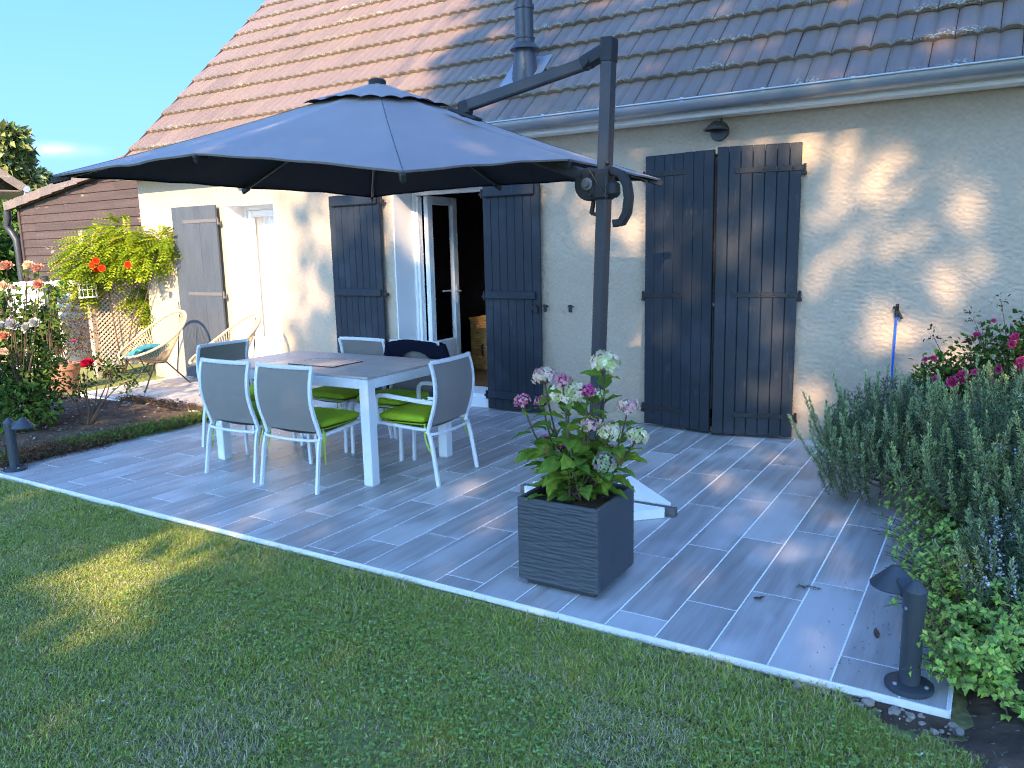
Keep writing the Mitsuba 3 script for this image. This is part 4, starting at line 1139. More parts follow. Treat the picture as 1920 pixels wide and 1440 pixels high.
ROSEC = {'peach': ((.62, .30, .20), (.66, .40, .28), (.58, .24, .14)), 'white': ((.50, .50, .46), (.42, .44, .42)), 'red': ((.55, .012, .05), (.42, .008, .035)), 'pink': ((.62, .05, .20), (.70, .14, .30)), 'cream': ((.80, .66, .42), (.78, .58, .40))}
FOL = {'dark': ((.045, .085, .03), (.065, .12, .035), (.085, .15, .04)), 'mid': ((.08, .145, .03), (.125, .21, .04), (.18, .27, .05)), 'lime': ((.22, .31, .02), (.30, .38, .025), (.38, .42, .03), (.17, .26, .02))}

# tall rose bush in the bed
rg = np.random.default_rng(5)
rb = thing('rose_bush', 'tall rose bush with peach and white blooms in the bed by the bollard', 'rose bush')
cl = [((-7.65, 3.65, .95), (.36, .34, .36)), ((-7.45, 3.5, .52), (.42, .38, .38)), ((-7.38, 3.70, .50), (.30, .26, .30)), ((-7.75, 3.4, .6), (.45, .4, .5)), ((-7.50, 3.85, .85), (.20, .20, .26)), ((-7.2, 3.5, .22), (.34, .3, .2))]
prs = [blob_leaves(c, r, 620, .062, .042, FOL['mid'] + FOL['dark'], rng=rg, shell=.3) for c, r in cl]
m, c = join(prs); put(rb, 'foliage', m, 'm_leaf', color=c, kind='stuff')
ends = [np.array(c) + rdir(1, rg)[0] * np.array(r) * .8 for c, r in cl for _ in range(6)]
put(rb, 'stem', stems_to(np.array([-7.35, 3.65, 0]), ends, .011, .004, rg), 'm_bark')
for i, (hx, hy_, s, kd) in enumerate([(12, 502, 12, 'peach'), (55, 500, 10, 'cream'), (73, 505, 10, 'peach'), (73, 535, 10, 'peach'), (8, 537, 9, 'cream'), (3, 613, 10, 'white'), (22, 610, 11, 'white'), (52, 615, 10, 'white'), (66, 607, 10, 'white'), (8, 632, 10, 'peach'), (20, 540, 7, 'cream'), (8, 660, 7, 'cream'), (50, 494, 5, 'peach')]):
    p = unproj(hx, hy_, 3.3 + .12 * rg.random()); r = s / FPX * np.linalg.norm(p - [0, 0, EYE]) * .88
    m, c = rose_head(r, ROSEC[kd], i); R = rot_to(unit(np.array([.5, -.6, .7]) + .3 * rg.normal(size=3))); R[:3, 3] = p; m.apply_transform(R)
    put(rb, 'bloom', m, 'm_petal', color=c)
    put(rb, 'stem', stems_to(np.array([-7.4, 3.6, .3]), [p], .006, .003, rg), 'm_bark')
# long shoots with single round leaves
sh_m = []
for q in range(5):
    e = unproj([92, 108, 100, 75, 30][q], [505, 545, 520, 520, 480][q], 3.75); b0 = np.array([-7.25, 3.8, .55])
    ts = np.linspace(0, 1, 9)[:, None]; pth = b0 + (e - b0) * ts + [0, 0, .08] * np.sin(ts * 3.1)
    put(rb, 'stem', tube(pth, np.linspace(.005, .002, 9), 5), 'm_bark')
    n = 16; i = rg.integers(3, 9, n)
    sh_m.append(leaves(pth[i] + rg.normal(size=(n, 3)) * .02, rdir(n, rg) + [0, 0, .2], rdir(n, rg) + [.4, -.5, .6], .06, .045, pick(FOL['mid'], n, rng=rg)))
m, c = join(sh_m); put(rb, 'foliage', m, 'm_leaf', color=c, kind='stuff')

# small rose with one red bloom
rb = thing('rose_bush', 'small sparse rose with one red bloom in front of the terracotta pot', 'rose bush')
b0 = np.array([-6.93, 3.90, 0.0]); ends = [np.array(e) for e in ((-6.75, 4.05, .5), (-7.1, 4.1, .55), (-6.8, 3.8, .42), (-7.15, 3.8, .38), (-6.65, 4.15, .40), (-6.95, 4.2, .48), (-7.2, 4.0, .3))]
put(rb, 'stem', stems_to(b0, ends, .009, .003, rg), 'm_bark')
prs = [blob_leaves(e, (.13, .13, .12), 60, .04, .028, FOL['dark'] + ((.09, .04, .03), (.07, .09, .03)), rng=rg, shell=.1) for e in ends]
m, c = join(prs); put(rb, 'foliage', m, 'm_leaf', color=c, kind='stuff')
p = unproj(165, 684, 4.0); m, c = rose_head(.058, ROSEC['red'], 3); R = rot_to(np.array([.3, -.5, .8])); R[:3, 3] = p; m.apply_transform(R)
put(rb, 'bloom', m, 'm_petal', color=c); put(rb, 'stem', stems_to(b0, [p], .006, .003, rg), 'm_bark')

# terracotta pot with mixed shrub
tp = single('terracotta_pot', lathe([(0, 0), (.15, 0), (.20, .26), (.215, .265), (.22, .33), (.20, .335), (.185, .29), (0, .28)], 36, (-9.35, 5.02, -.04)), 'm_terracotta', 'terracotta pot standing behind the roses near the trellis', 'pot', smooth=35)
ps = thing('potted_shrub', 'loose pale green and purple shrub growing in the terracotta pot', 'shrub')
prs = [blob_leaves((-9.45, 5.0, .62), (.28, .28, .36), 900, .035, .02, ((.16, .20, .05), (.22, .24, .06), (.10, .14, .04)), rng=rg, shell=.2), blob_leaves((-9.12, 5.12, .68), (.25, .25, .42), 800, .032, .018, ((.12, .065, .06), (.16, .09, .08), (.11, .11, .05)), rng=rg, shell=.2)]
m, c = join(prs); put(ps, 'foliage', m, 'm_leaf', color=c, kind='stuff')
put(ps, 'stem', stems_to(np.array([-9.35, 5.02, .25]), [np.array([-9.45, 5.0, .7]) + rdir(1, rg)[0] * .25 for _ in range(9)] + [np.array([-9.12, 5.1, .75]) + rdir(1, rg)[0] * .25 for _ in range(9)], .006, .002, rg), 'm_bark')
for i in range(5):
    p = np.array([-9.2, 4.95, .42]) + rg.normal(size=3) * [.2, .1, .12]; m, c = rose_head(.03, ROSEC['pink'], i); m.apply_translation(p); put(ps, 'bloom', m, 'm_petal', color=c)

# trumpet vine on the trellis: pinnate sprays
vn = thing('trumpet_vine', 'bright lime trumpet vine with orange-red flowers spilling over the trellis', 'climbing plant')
prs = []
cen = [((-9.75, 5.95, 1.66), (.48, .32, .27)), ((-9.35, 6.0, 1.70), (.42, .26, .26)), ((-9.98, 5.82, 1.45), (.28, .26, .24)), ((-9.0, 6.05, 1.55), (.30, .16, .22)), ((-9.55, 5.9, 1.42), (.36, .25, .16)), ((-10.1, 5.8, 1.2), (.20, .2, .22)), ((-8.72, 6.08, 1.68), (.16, .08, .12)), ((-9.55, 6.25, 1.0), (.16, .08, .16)), ((-9.40, 6.38, .85), (.10, .08, .2))]
for c0, r0 in cen:
    ns_ = int(185 * (r0[0] * r0[2]) ** .5 / .3)
    d = rdir(ns_, rg); B0 = np.array(c0) + d * np.array(r0) * (.55 + .5 * rg.random((ns_, 1)))
    D = unit(d * [1, 1, .3] + [0, -.25, -.25] + .4 * rdir(ns_, rg)); Lr = .17 + .1 * rg.random(ns_)
    col0 = pick(FOL['lime'], ns_, rng=rg, amt=.15)
    S_ = unit(np.cross(D, [0, 0, 1])); Nn = unit(np.cross(S_, D))
    for q in range(6):
        for s in (-1, 1):
            t = (q + .6) / 6.3
            prs.append(leaves(B0 + D * (t * Lr)[:, None] + [0, 0, -1] * (.25 * Lr * t * t)[:, None], unit(S_ * s + D * .55 - [0, 0, .25]), Nn, (.054 - .012 * abs(t - .4)), .027, col0 * (.85 + .3 * rg.random((ns_, 1))), fold=.1))
m, c = join(prs); put(vn, 'foliage', m, 'm_leaf', color=c, kind='stuff')
put(vn, 'stem', stems_to(np.array([-9.75, 6.05, 0]), [np.array(c0) for c0, _ in cen[::3]], .011, .004, rg, .4), 'm_bark')
for i, (hx, hy_, s) in enumerate([(186, 497, 10), (172, 499, 8), (178, 494, 7), (245, 496, 7), (190, 505, 8), (165, 498, 6)]):
    p = unproj(hx, hy_, 5.6); L_ = s * 1.5 / FPX * np.linalg.norm(p - [0, 0, EYE])
    fn = lathe([(.008, 0), (.012, L_ * .5), (.03, L_ * .9), (.045, L_)], 10); R = rot_to(unit(np.array([.7, -.7, -.1]) + .4 * rg.normal(size=3))); R[:3, 3] = p; 
    pt, pc = leaves(np.repeat([[0, 0, L_ * .9]], 5, 0), np.stack([np.cos(np.arange(5) * 1.257), np.sin(np.arange(5) * 1.257), .35 + 0 * np.arange(5)], -1), np.repeat([[0, 0, 1.0]], 5, 0), .05, .045, np.repeat([[.62, .03, .012]], 5, 0))
    m, c = join([(fn, np.array([.70, .20, .02])), (pt, pc)]); m.apply_transform(R)
    put(vn, 'bloom', m, 'm_petal', color=c)

# ground cover along the bed edge
gc_m = []
for q in range(420):
    y = PY0 + .05 + (BY0 - PY0) * rg.random(); wd = .42 - .12 * (y - PY0)
    x = PX0 + .04 - wd * rg.random() ** 1.2
    if q % 5 == 0: x, y = -6.2 - 1.6 * rg.random(), BY0 - .12 * rg.random()
    n = 34
    P = np.array([x, y, 0.0]) + rg.normal(size=(n, 3)) * [.05, .05, .018] + [0, 0, .03]
    red = (meshkit.noise(np.array([[x * 2.2, y * 2.2, 1]]))[0] > .52)
    gc_m.append(leaves(P, rdir(n, rg) * [1, 1, .4] + [0, 0, .35], rdir(n, rg) * .5 + [0, 0, 1], .026, .014, pick(((.15, .085, .06), (.18, .10, .065), (.10, .11, .045)) if red else ((.11, .18, .04), (.15, .22, .05), (.16, .15, .06)), n, rng=rg)))
m, c = join(gc_m)
single('ground_cover', m, 'm_leaf', 'low creeping plants edging the patio side of the rose bed', 'ground cover', kind='stuff', color=c)
lt = []
n = 500
P = np.stack([-6.2 - 2.6 * rg.random(n), 2.75 + 2.05 * rg.random(n), .035 + .01 * rg.random(n)], -1)
m, c = leaves(P, rdir(n, rg) * [1, 1, .2], rdir(n, rg) * .4 + [0, 0, 1], .035, .022, pick(((.28, .22, .15), (.20, .12, .07), (.36, .32, .26), (.12, .08, .05)), n, rng=rg))
single('leaf_litter', m, 'm_vc', 'dead leaves and chips scattered over the soil of the rose bed', 'leaf litter', kind='stuff', color=c)


# rosemary
def rosemary(label, base, crown, n, hmin, hmax, seed, spread, tipcol, flowers=60):
    g = np.random.default_rng(seed); t = thing('rosemary_bush', label, 'rosemary bush')
    st, pr, woody, fl = [], [], [], []
    for i in range(n):
        a = g.random() * 6.283; rr = math.sqrt(g.random())
        f = np.array([crown[0] + spread[0] * rr * math.cos(a), crown[1] + spread[1] * rr * math.sin(a), 0])
        H = (hmax - (hmax - hmin) * g.random() ** 1.5) * (1 - .30 * rr ** 3)
        h = .20 + .24 * g.random()
        out = np.array([math.cos(a) * rr, math.sin(a) * rr, 0])
        s0 = np.array([f[0], f[1], max(.05, H - h) * (1 - .75 * g.random() ** 2.2)])
        s2 = s0 + out * (.04 + .15 * rr * g.random()) * h / .3 + [g.normal() * .055, g.normal() * .055, h * (1 - .25 * rr * g.random())]
        s1 = s0 * .5 + s2 * .5 + out * .04 + [0, 0, -.03]
        ts = np.linspace(0, 1, 8)[:, None]; pth = (1 - ts) ** 2 * s0 + 2 * ts * (1 - ts) * s1 + ts ** 2 * s2
        woody.append(tube(pth, np.linspace(.0024, .0012, 8), 4))
        L = np.linalg.norm(s2 - s0); m = int(L * 620)
        u = g.random(m) ** .8; idx = u * 7; i0 = np.clip(idx.astype(int), 0, 6)
        P = pth[i0] + (pth[i0 + 1] - pth[i0]) * (idx - i0)[:, None]
        Tn = unit(pth[i0 + 1] - pth[i0])
        ax = unit(rdir(m, g) * .8 + Tn * (.6 + .8 * u[:, None] ** 5))
        c0 = np.array([.11, .15, .07]); c1 = np.array(tipcol)
        col = c0 + (c1 - c0) * (u[:, None] ** 2) * (.5 + .8 * g.random()); col = col * (1 + .22 * g.normal(size=(m, 1)))
        pr.append(needles(P, ax, (.030 - .010 * u), .0048, np.clip(col, .01, .8)))
        if g.random() < flowers / n and L > .1:
            k = 7; q = g.integers(1, 6, k)
            fl.append(leaves(pth[q] + g.normal(size=(k, 3)) * .012, rdir(k, g), rdir(k, g), .013, .011, pick(((.42, .46, .72), (.5, .52, .72)), k, rng=g)))
    m = int(9000 * spread[0] * spread[1] / .15); q = rdir(m, g) * (g.random((m, 1)) ** .4)
    P = np.array([crown[0], crown[1], .5 * hmax]) + q * [spread[0] * 1.02, spread[1] * 1.02, .40 * hmax]
    pr.append(needles(P, unit(rdir(m, g) + [0, 0, .8]), .032, .006, pick(((.05, .085, .045), (.07, .11, .05), (.035, .06, .035)), m, rng=g)))
    b = np.array([base[0], base[1], 0.0])
    put(t, 'branch', cat(stems_to(b, [np.array([crown[0] + spread[0] * .85 * math.cos(a) * q, crown[1] + spread[1] * .85 * math.sin(a) * q, .13 + .1 * g.random()]) for a, q in zip(g.random(16) * 6.28, .3 + .7 * g.random(16))], .014, .005, g, .0), cat(*woody)), 'm_bark')
    m, c = join(pr); put(t, 'foliage', m, 'm_vc', color=c, kind='stuff')
    if fl:
        m, c = join(fl); put(t, 'flower', m, 'm_petal', color=c, kind='stuff', label='tiny pale blue flowers')


rosemary('rounded grey-green rosemary bush leaning out over the patio tiles in front of the wall', (-.1, 4.7), (-.43, 4.93), 300, .40, .80, 3, (.40, .36), (.32, .42, .19))
rosemary('taller rosemary with long upright sprigs beside the pink roses', (.14, 4.3), (.12, 4.36), 320, .46, .98, 4, (.34, .46), (.34, .44, .17))
rosemary('low straggly rosemary with pale blue flowers just above the mint', (.28, 3.55), (.27, 3.50), 170, .26, .50, 6, (.22, .42), (.24, .33, .15), 90)

# mint / oregano spilling over the patio edge
mt = thing('mint_plant', 'leafy light green mint spilling over the patio edge behind the bollard light', 'herb plant')
prs, stm = [], []
gm_ = np.random.default_rng(12)
def mint_spray(b, e, nl, L0):
    ts = np.linspace(0, 1, 9)[:, None]; mid = (b + e) / 2 + [0, 0, .05]
    pth = (1 - ts) ** 2 * b + 2 * ts * (1 - ts) * mid + ts ** 2 * e
    stm.append(tube(pth, np.linspace(.003, .0015, 9), 5))
    u = np.linspace(.15, 1, nl); ii = np.clip((u * 8).astype(int), 0, 7); Tn = unit(pth[ii + 1] - pth[ii])
    for s in (0, np.pi):
        a = gm_.random() * 6 + np.arange(nl) * 1.57 + s
        x1 = unit(np.cross(Tn, [0.2, .1, 1])); x2 = np.cross(Tn, x1)
        ax = x1 * np.cos(a)[:, None] + x2 * np.sin(a)[:, None] + Tn * .35 + [0, 0, .1]
        col = pick(((.20, .33, .055), (.27, .41, .065), (.33, .46, .08), (.15, .26, .06)), nl, rng=gm_, amt=.15)
        prs.append(leaves(pth[ii], ax, Tn + [0, 0, .7], L0 * (1.1 - .5 * u), L0 * (.62 - .25 * u), col, fold=.12, droop=.2))
for i in range(230):                                 # the strip along the edge
    y = 3.2 + 1.2 * gm_.random(); b = np.array([-.03 + .07 * gm_.random(), y, .02])
    e = np.array([-.06 - (.22 + .24 * max(0, y - 3.3)) * gm_.random() ** .7, y + gm_.normal() * .1, .10 + .27 * gm_.random()]); mint_spray(b, e, 10, .046)
for i in range(270):                                 # the big clump in front
    b = np.array([.0 + .12 * gm_.random(), 2.86 + .5 * gm_.random(), .0]); a = gm_.random() * 6.28
    e = b + [.17 * math.cos(a) - .08, .25 * math.sin(a), .04 + .25 * gm_.random()]
    e[0] = max(e[0], -.21 + .05 * gm_.random()); mint_spray(b, e, 10, .042)
for i in range(12):
    b = np.array([.1 + .1 * gm_.random(), 2.72 + .15 * gm_.random(), -.02]); mint_spray(b, b + [gm_.normal() * .06, -.1 * gm_.random(), .06 + .05 * gm_.random()], 4, .038)
m, c = join(prs); put(mt, 'foliage', m, 'm_vc', color=c, kind='stuff')
put(mt, 'stem', cat(*stm), 'm_bark')
pr = []
for i in range(26):
    p = np.array([.02 + .12 * gm_.random(), 3.0 + .9 * gm_.random(), .30 + .06 * gm_.random()]); n = 12
    pr.append(leaves(p + gm_.normal(size=(n, 3)) * [.008, .008, .02], rdir(n, gm_), rdir(n, gm_), .010, .009, pick(((.5, .46, .52), (.6, .56, .6)), n, rng=gm_)))
m, c = join(pr); put(mt, 'flower', m, 'm_petal', color=c, kind='stuff', label='small whitish flower spikes')

# pink rose by the wall
rb = thing('rose_bush', 'pink flowering rose bush against the rendered wall behind the rosemary', 'rose bush')
cl = [((-.17, 5.55, .48), (.30, .26, .32)), ((.12, 5.5, .66), (.34, .28, .34)), ((.42, 5.4, .62), (.36, .3, .42)), ((-.02, 5.45, .3), (.35, .3, .3)), ((.35, 5.6, .9), (.25, .2, .22)), ((.05, 5.35, .80), (.30, .22, .22)), ((-.25, 5.4, .62), (.22, .2, .2)), ((.3, 5.3, 1.0), (.22, .2, .16))]
m, c = join([blob_leaves(q, r, 900, .036, .025, FOL['dark'] + FOL['mid'] + ((.10, .05, .03),), rng=rg, shell=.25) for q, r in cl]); put(rb, 'foliage', m, 'm_leaf', color=c, kind='stuff')
ends = [np.array(q) + rdir(1, rg)[0] * np.array(r) * 1.0 for q, r in cl for _ in range(8)] + [np.array(e) for e in ((-.33, 5.6, .9), (-.12, 5.6, 1.02), (.02, 5.65, 1.12), (.2, 5.6, 1.08), (-.05, 5.6, .93))]
put(rb, 'stem', stems_to(np.array([.1, 5.55, 0]), ends, .008, .002, rg), 'm_bark')
m, c = join([blob_leaves(e, (.05, .05, .06), 14, .026, .017, ((.07, .08, .03), (.10, .05, .035)), rng=rg, shell=.1) for e in ends[-5:]]); put(rb, 'foliage', m, 'm_leaf', color=c, kind='stuff')
for i, (hx, hy_, s) in enumerate([(1757, 711, 7), (1787, 717, 9), (1806, 705, 9), (1803, 716, 6), (1832, 629, 6), (1904, 633, 7), (1872, 692, 7), (1897, 645, 6), (1911, 690, 8), (1916, 677, 7), (1914, 712, 6), (1864, 716, 5), (1720, 738, 6), (1722, 760, 5), (1863, 602, 4), (1676, 718, 4), (1750, 672, 5), (1735, 674, 4), (1830, 700, 7)]):
    p = unproj(hx, hy_, 5.2); m, c = rose_head(s / FPX * np.linalg.norm(p - [0, 0, EYE]) * 1.05, ROSEC['pink'], i); R = rot_to(unit(np.array([-.1, -.8, .6]) + .3 * rg.normal(size=3))); R[:3, 3] = p; m.apply_transform(R)
    put(rb, 'bloom', m, 'm_petal', color=c)

# ---------------------------------------------------------------- corner rubble, bits on the patio
gr = np.random.default_rng(21)
def rock(r, seed, flat=.6):
    m = trimesh.creation.icosphere(2, 1); v = m.vertices
    v *= (1 + .5 * (meshkit.noise(v * 1.6 + seed)[:, None] - .5) + .25 * (meshkit.noise(v * 4 + seed)[:, None] - .5)); v *= np.array([1, .8, flat]) * r
    m.apply_transform(trimesh.transformations.rotation_matrix(seed * 1.7, (0, 0, 1)))
    return m
xs_, ts_ = np.linspace(PX1 - .70, PX1 + .01, 90), np.linspace(0, 1, 12)
P = np.zeros((90, 12, 3))
for i, x in enumerate(xs_):
    wd = (.05 + .11 * ((x - PX1 + .70) / .7) ** 1.5) * (.7 + .6 * meshkit.noise(np.array([[x * 14, 0, 5.0]]))[0])
    for j, t in enumerate(ts_):
        P[i, j] = (x, PY0 - .009 - wd * t, LAWNZ - .010 + .022 * (1 - t) ** .6 * (.3 + .7 * (x - PX1 + .7) / .7))
P[..., 2] += .05 * (meshkit.fbm(P * [36, 36, 10], 4) - .5) * (1 - np.abs(2 * ts_ - 1) ** 4)[None]
single('rubble', grid(P), 'm_soil', 'crumbling earth and mortar exposed under the patio corner trim', 'rubble', kind='stuff', smooth=35)
for i in range(40):
    x = PX1 - .60 + .62 * gr.random() ** .6; y = PY0 - .020 - .12 * gr.random() * (x - PX1 + .75); r = .005 + .018 * gr.random() ** 2.5
    m = rock(r, i); m.apply_translation((x, y, LAWNZ + .004 + r * .2)); single('stone', m, 'm_stone', 'small pale stone or mortar lump in the soil under the patio corner', 'stone', 'stones under the patio corner', smooth=30)
tb_ = thing('drain_pipe', 'short grey pipe end sticking out of the soil by the patio corner', 'pipe')
put(tb_, 'tube', tube([(-.025, 2.66, -.07), (-.015, 2.63, -.03), (-.005, 2.60, -.005)], .012, 12), 'm_hinge_grey', smooth=40)
tw_ = thing('fallen_sprig', 'fallen rosemary sprig lying on the tiles', 'twig')
p0 = np.array([-.665, 3.42, .006]); pth = np.array([p0 + [.0, 0, 0], p0 + [.05, .02, .006], p0 + [.1, .015, .004]])
put(tw_, 'stem', tube(pth, .0018, 5), 'm_bark')
n = 46; m, c = leaves(p0 + np.stack([gr.random(n) * .09, gr.random(n) * .02, 0 * gr.random(n) + .004], -1), rdir(n, gr) * [1, 1, .25], rdir(n, gr) + [0, 0, 1], .02, .003, pick(((.06, .09, .04),), n, rng=gr)); put(tw_, 'foliage', m, 'm_leaf', color=c)
for i, (x, y, lb) in enumerate(((-.80, 3.22, 'curled dark dead leaf lying on the tiles beside the fallen sprig'), (-.30, 3.10, 'curled brown dead leaf lying on the tiles behind the bollard light'))):
    m, c = ovate(.045, .02, i + 1, -.4, ((.06, .035, .02), (.12, .08, .05))); m.apply_transform(trimesh.transformations.rotation_matrix(i * 1.9, (0, 0, 1))); m.apply_translation((x, y, .003)); single('dead_leaf', m, 'm_vc', lb, 'dead leaf', color=c, smooth=True)
n = 80
P = np.stack([-.5 + .45 * gr.random(n), 2.75 + .9 * gr.random(n), np.full(n, .0015)], -1)
m, c = leaves(P, rdir(n, gr) * [1, 1, .02], np.repeat([[0, 0, 1.0]], n, 0), .007 + .012 * gr.random(n), .003, pick(((.05, .04, .03), (.09, .07, .05)), n, rng=gr))
single('plant_crumbs', m, 'm_vc', 'scattered plant crumbs on the tiles around the bollard light', 'plant crumbs', kind='stuff', color=c)

# ---------------------------------------------------------------- grass
def blade_patch(seed, S=.4, n=4200, dry=0.0, clover=0, hmul=1.0):
    g = np.random.default_rng(seed)
    P = np.stack([S * g.random(n), S * g.random(n), np.zeros(n)], -1)
    a = g.random(n) * 6.283; L = (.014 + .016 * g.random(n)) * hmul
    lean = unit(np.stack([np.cos(a), np.sin(a), .35 + .9 * g.random(n)], -1))
    w = .0010 + .0008 * g.random(n); s = unit(np.cross(lean, [0, 0, 1.0])) * w[:, None]
    tip = P + lean * L[:, None]; tip[:, 2] -= .25 * L * (1 - lean[:, 2])
    mid = P + lean * L[:, None] * .5 + [0, 0, .003]
    v = np.stack([P - s, P + s, mid + s * .8, mid - s * .8, tip], 1).reshape(-1, 3)
    f = np.array([[0, 1, 2], [0, 2, 3], [3, 2, 4]]); F = (f[None] + 5 * np.arange(n)[:, None, None]).reshape(-1, 3)
    col = pick(((.23, .31, .04), (.28, .36, .05), (.35, .38, .075), (.19, .255, .036)), n, rng=g)
    k = g.random(n) < dry; col[k] = pick(((.42, .35, .21), (.35, .29, .16), (.48, .42, .27)), k.sum(), rng=g)
    pairs = [(trimesh.Trimesh(v, F, process=False), np.repeat(col, 5, 0))]
    if clover:
        C = np.stack([S * g.random(clover), S * g.random(clover), .018 + .014 * g.random(clover)], -1); cc = pick(((.13, .23, .05), (.16, .28, .065), (.22, .33, .09)), clover, rng=g); a0 = g.random(clover) * 6
        nr = unit(rdir(clover, g) * .35 + [0, 0, 1])
        for q in range(3):
            aa = a0 + q * 2.094; pairs.append(leaves(C, np.stack([np.cos(aa), np.sin(aa), .05 + 0 * aa], -1), nr, .0078, .0078, cc, fold=-.1, droop=.05))
    return join(pairs)


KINDS = {'green': [(1, dict(dry=.18, clover=18)), (2, dict(dry=.24, clover=30))], 'dry': [(3, dict(dry=.55, n=3600)), (4, dict(dry=.42, n=3700, clover=6))], 'clover': [(5, dict(dry=.12, clover=190)), (6, dict(dry=.16, clover=120))], 'long': [(7, dict(dry=.22, hmul=1.7, n=3400)), (8, dict(dry=.14, hmul=1.5))]}
for kd, L_ in KINDS.items():
    for i, (sd, kw) in enumerate(L_):
        m, c = blade_patch(sd, **kw)
        scene[f'turf_{kd}_{i}'] = {'type': 'shapegroup', 'blades': mikit.ply(m, 'm_vc', smooth=False, color=c)}
labels['grass'] = {'label': 'short lawn grass with clover and dry patches in front of the patio', 'category': 'grass', 'kind': 'stuff'}
gq = np.random.default_rng(44); cnt = 0
for ix in range(-26, 4):
    for iy in range(-1, 7):
        x, y = ix * .37, .62 + iy * .30
        v = np.array([x + .2, y + .2, -EYE]); zc = fw @ v
        if zc < .5 or abs(rt @ v / zc) > .80 or abs(dn @ v / zc) > .70: continue
        if x + .4 > .08 and y + .4 > 2.45 or (x + .2 > -.42 and y + .4 > 2.62): continue
        nz = meshkit.fbm(np.array([[x * .9, y * .9, 3.0]]), 3)[0]; n2 = meshkit.fbm(np.array([[x * .8 + 7, y * .8, 9.0]]), 3)[0]
        edge = y + .3 > PY0 - .25
        kd = 'long' if edge else ('clover' if n2 + .08 * (x > -2.2) > .55 else ('dry' if nz > .52 else 'green'))
        cnt += 1
        a_ = int(gq.integers(4)) * 90 + gq.normal() * 8
        zl = LAWNZ + .002
        sy = 1.0
        yc = min(y + .2, PY0 - .014 - .2 * 1.08) if edge and x > PX0 - .3 else y + .2
        scene[f'grass__{cnt:03d}'] = {'type': 'instance', 'sg': ref(f'turf_{kd}_{gq.integers(2)}'), 'to_world': T().translate([x + .2, yc, zl]).rotate([0, 0, 1], float(a_)).scale([1, 1, float(.85 + .4 * gq.random())]).translate([-.2, -.2, 0])}
for ix in range(0, 9):                                 # strip left of the patio front and in front of the right bed
    for (x, y) in ((.02 + ix * .3, 2.0), ):
        v = np.array([x, y, -EYE]); zc = fw @ v
        if abs(rt @ v / zc) > .9: continue
        cnt += 1
        scene[f'grass__{cnt:03d}'] = {'type': 'instance', 'sg': ref('turf_long_0'), 'to_world': T().translate([x, y, LAWNZ]).rotate([0, 0, 1], float(gq.random() * 90))}


n = 130; q = np.stack([-4.2 + 4.2 * gq.random(n), 1.2 + 1.45 * gq.random(n), np.full(n, LAWNZ + .022)], -1)
m, c = leaves(q, rdir(n, gq) * [1, 1, .2], rdir(n, gq) * .5 + [0, 0, 1], .008 + .008 * gq.random(n), .006, pick(((.62, .62, .58), (.55, .5, .4), (.45, .38, .25)), n, rng=gq))
single('clippings', m, 'm_vc', 'pale fallen petals and dry clippings dotted over the lawn', 'lawn litter', kind='stuff', color=c)


for x, y in ((-.44, 2.50), (-.25, 2.47), (-.06, 2.46), (.10, 2.38), (.26, 2.36), (-.34, 2.55)):
    cnt += 1
    scene[f'grass__{cnt:03d}'] = {'type': 'instance', 'sg': ref(f'turf_long_{cnt % 2}'), 'to_world': T().translate([x, y, LAWNZ]).rotate([0, 0, 1], float(gq.random() * 90)).scale([.48, .42, .8]).translate([-.2, -.2, 0])}


# ---------------------------------------------------------------- background trees and hedge
def tree(name, label, base, height, clumps, n, L, W, cols, seed, trunk=.25, cat_='tree', nz=3.0, bsdf='m_leaf'):
    g = np.random.default_rng(seed); t = thing(name, label, cat_)
    b = np.array(base, float)
    limbs = [tube([b, b + [0, 0, height * .35], b + [.1, 0, height * .6]], [trunk, trunk * .75, trunk * .4], 10)]
    for c, r in clumps:
        limbs.append(tube([b + [0, 0, height * .3], (b + [0, 0, height * .3]) * .4 + np.array(c) * .6, np.array(c)], [trunk * .45, trunk * .25, trunk * .08], 7))
    put(t, 'trunk', cat(*limbs), 'm_bark', smooth=40)
    m, c = join([blob_leaves(c, r, int(n * r[0] * r[2] / (clumps[0][1][0] * clumps[0][1][2])), L, W, cols, rng=g, shell=.35, nz=nz, amt=.3) for c, r in clumps])
    put(t, 'crown', m, bsdf, color=c)


def at(px, py, dist):
    d = (px - 960) / FPX * rt + (py - 720) / FPX * dn + fw
    return np.array([0, 0, EYE]) + d * dist


def clumps(lst, dist):
    out = []
    for px, py, rpx, rpz in lst:
        p = at(px, py, dist + RNG.normal() * .8); s = dist / FPX * 1.0
        out.append((p, (rpx * s, rpx * s, rpz * s)))
    return out


c1 = clumps([(-5, 300, 45, 50), (20, 262, 26, 24), (40, 285, 16, 14), (52, 308, 9, 7), (15, 330, 32, 30), (48, 350, 24, 26), (-40, 330, 50, 60)], 27)
b1 = at(-10, 520, 27); b1[2] = -.1
tree('broadleaf_tree', 'pale yellow-green tree rising above the neighbouring roof at the picture edge', b1, 6.5, c1, 1500, .30, .19, ((.26, .30, .09), (.18, .22, .07), (.11, .15, .05), (.34, .36, .14)), 51)
c2 = clumps([(72, 345, 22, 22), (60, 368, 26, 20), (85, 362, 14, 14), (45, 385, 24, 20)], 36)
b2 = at(70, 500, 36); b2[2] = -.1
tree('broadleaf_tree', 'dark round tree far behind the shed roof', b2, 5, c2, 1700, .32, .2, ((.07, .12, .06), (.10, .16, .07), (.15, .20, .08)), 52)
c3 = clumps([(18, 400, 26, 22), (10, 440, 34, 30), (30, 460, 26, 36), (0, 500, 40, 40), (36, 520, 24, 40), (10, 560, 40, 40), (-40, 470, 40, 60)], 16.0)
b3 = at(10, 640, 16); b3[2] = -.05
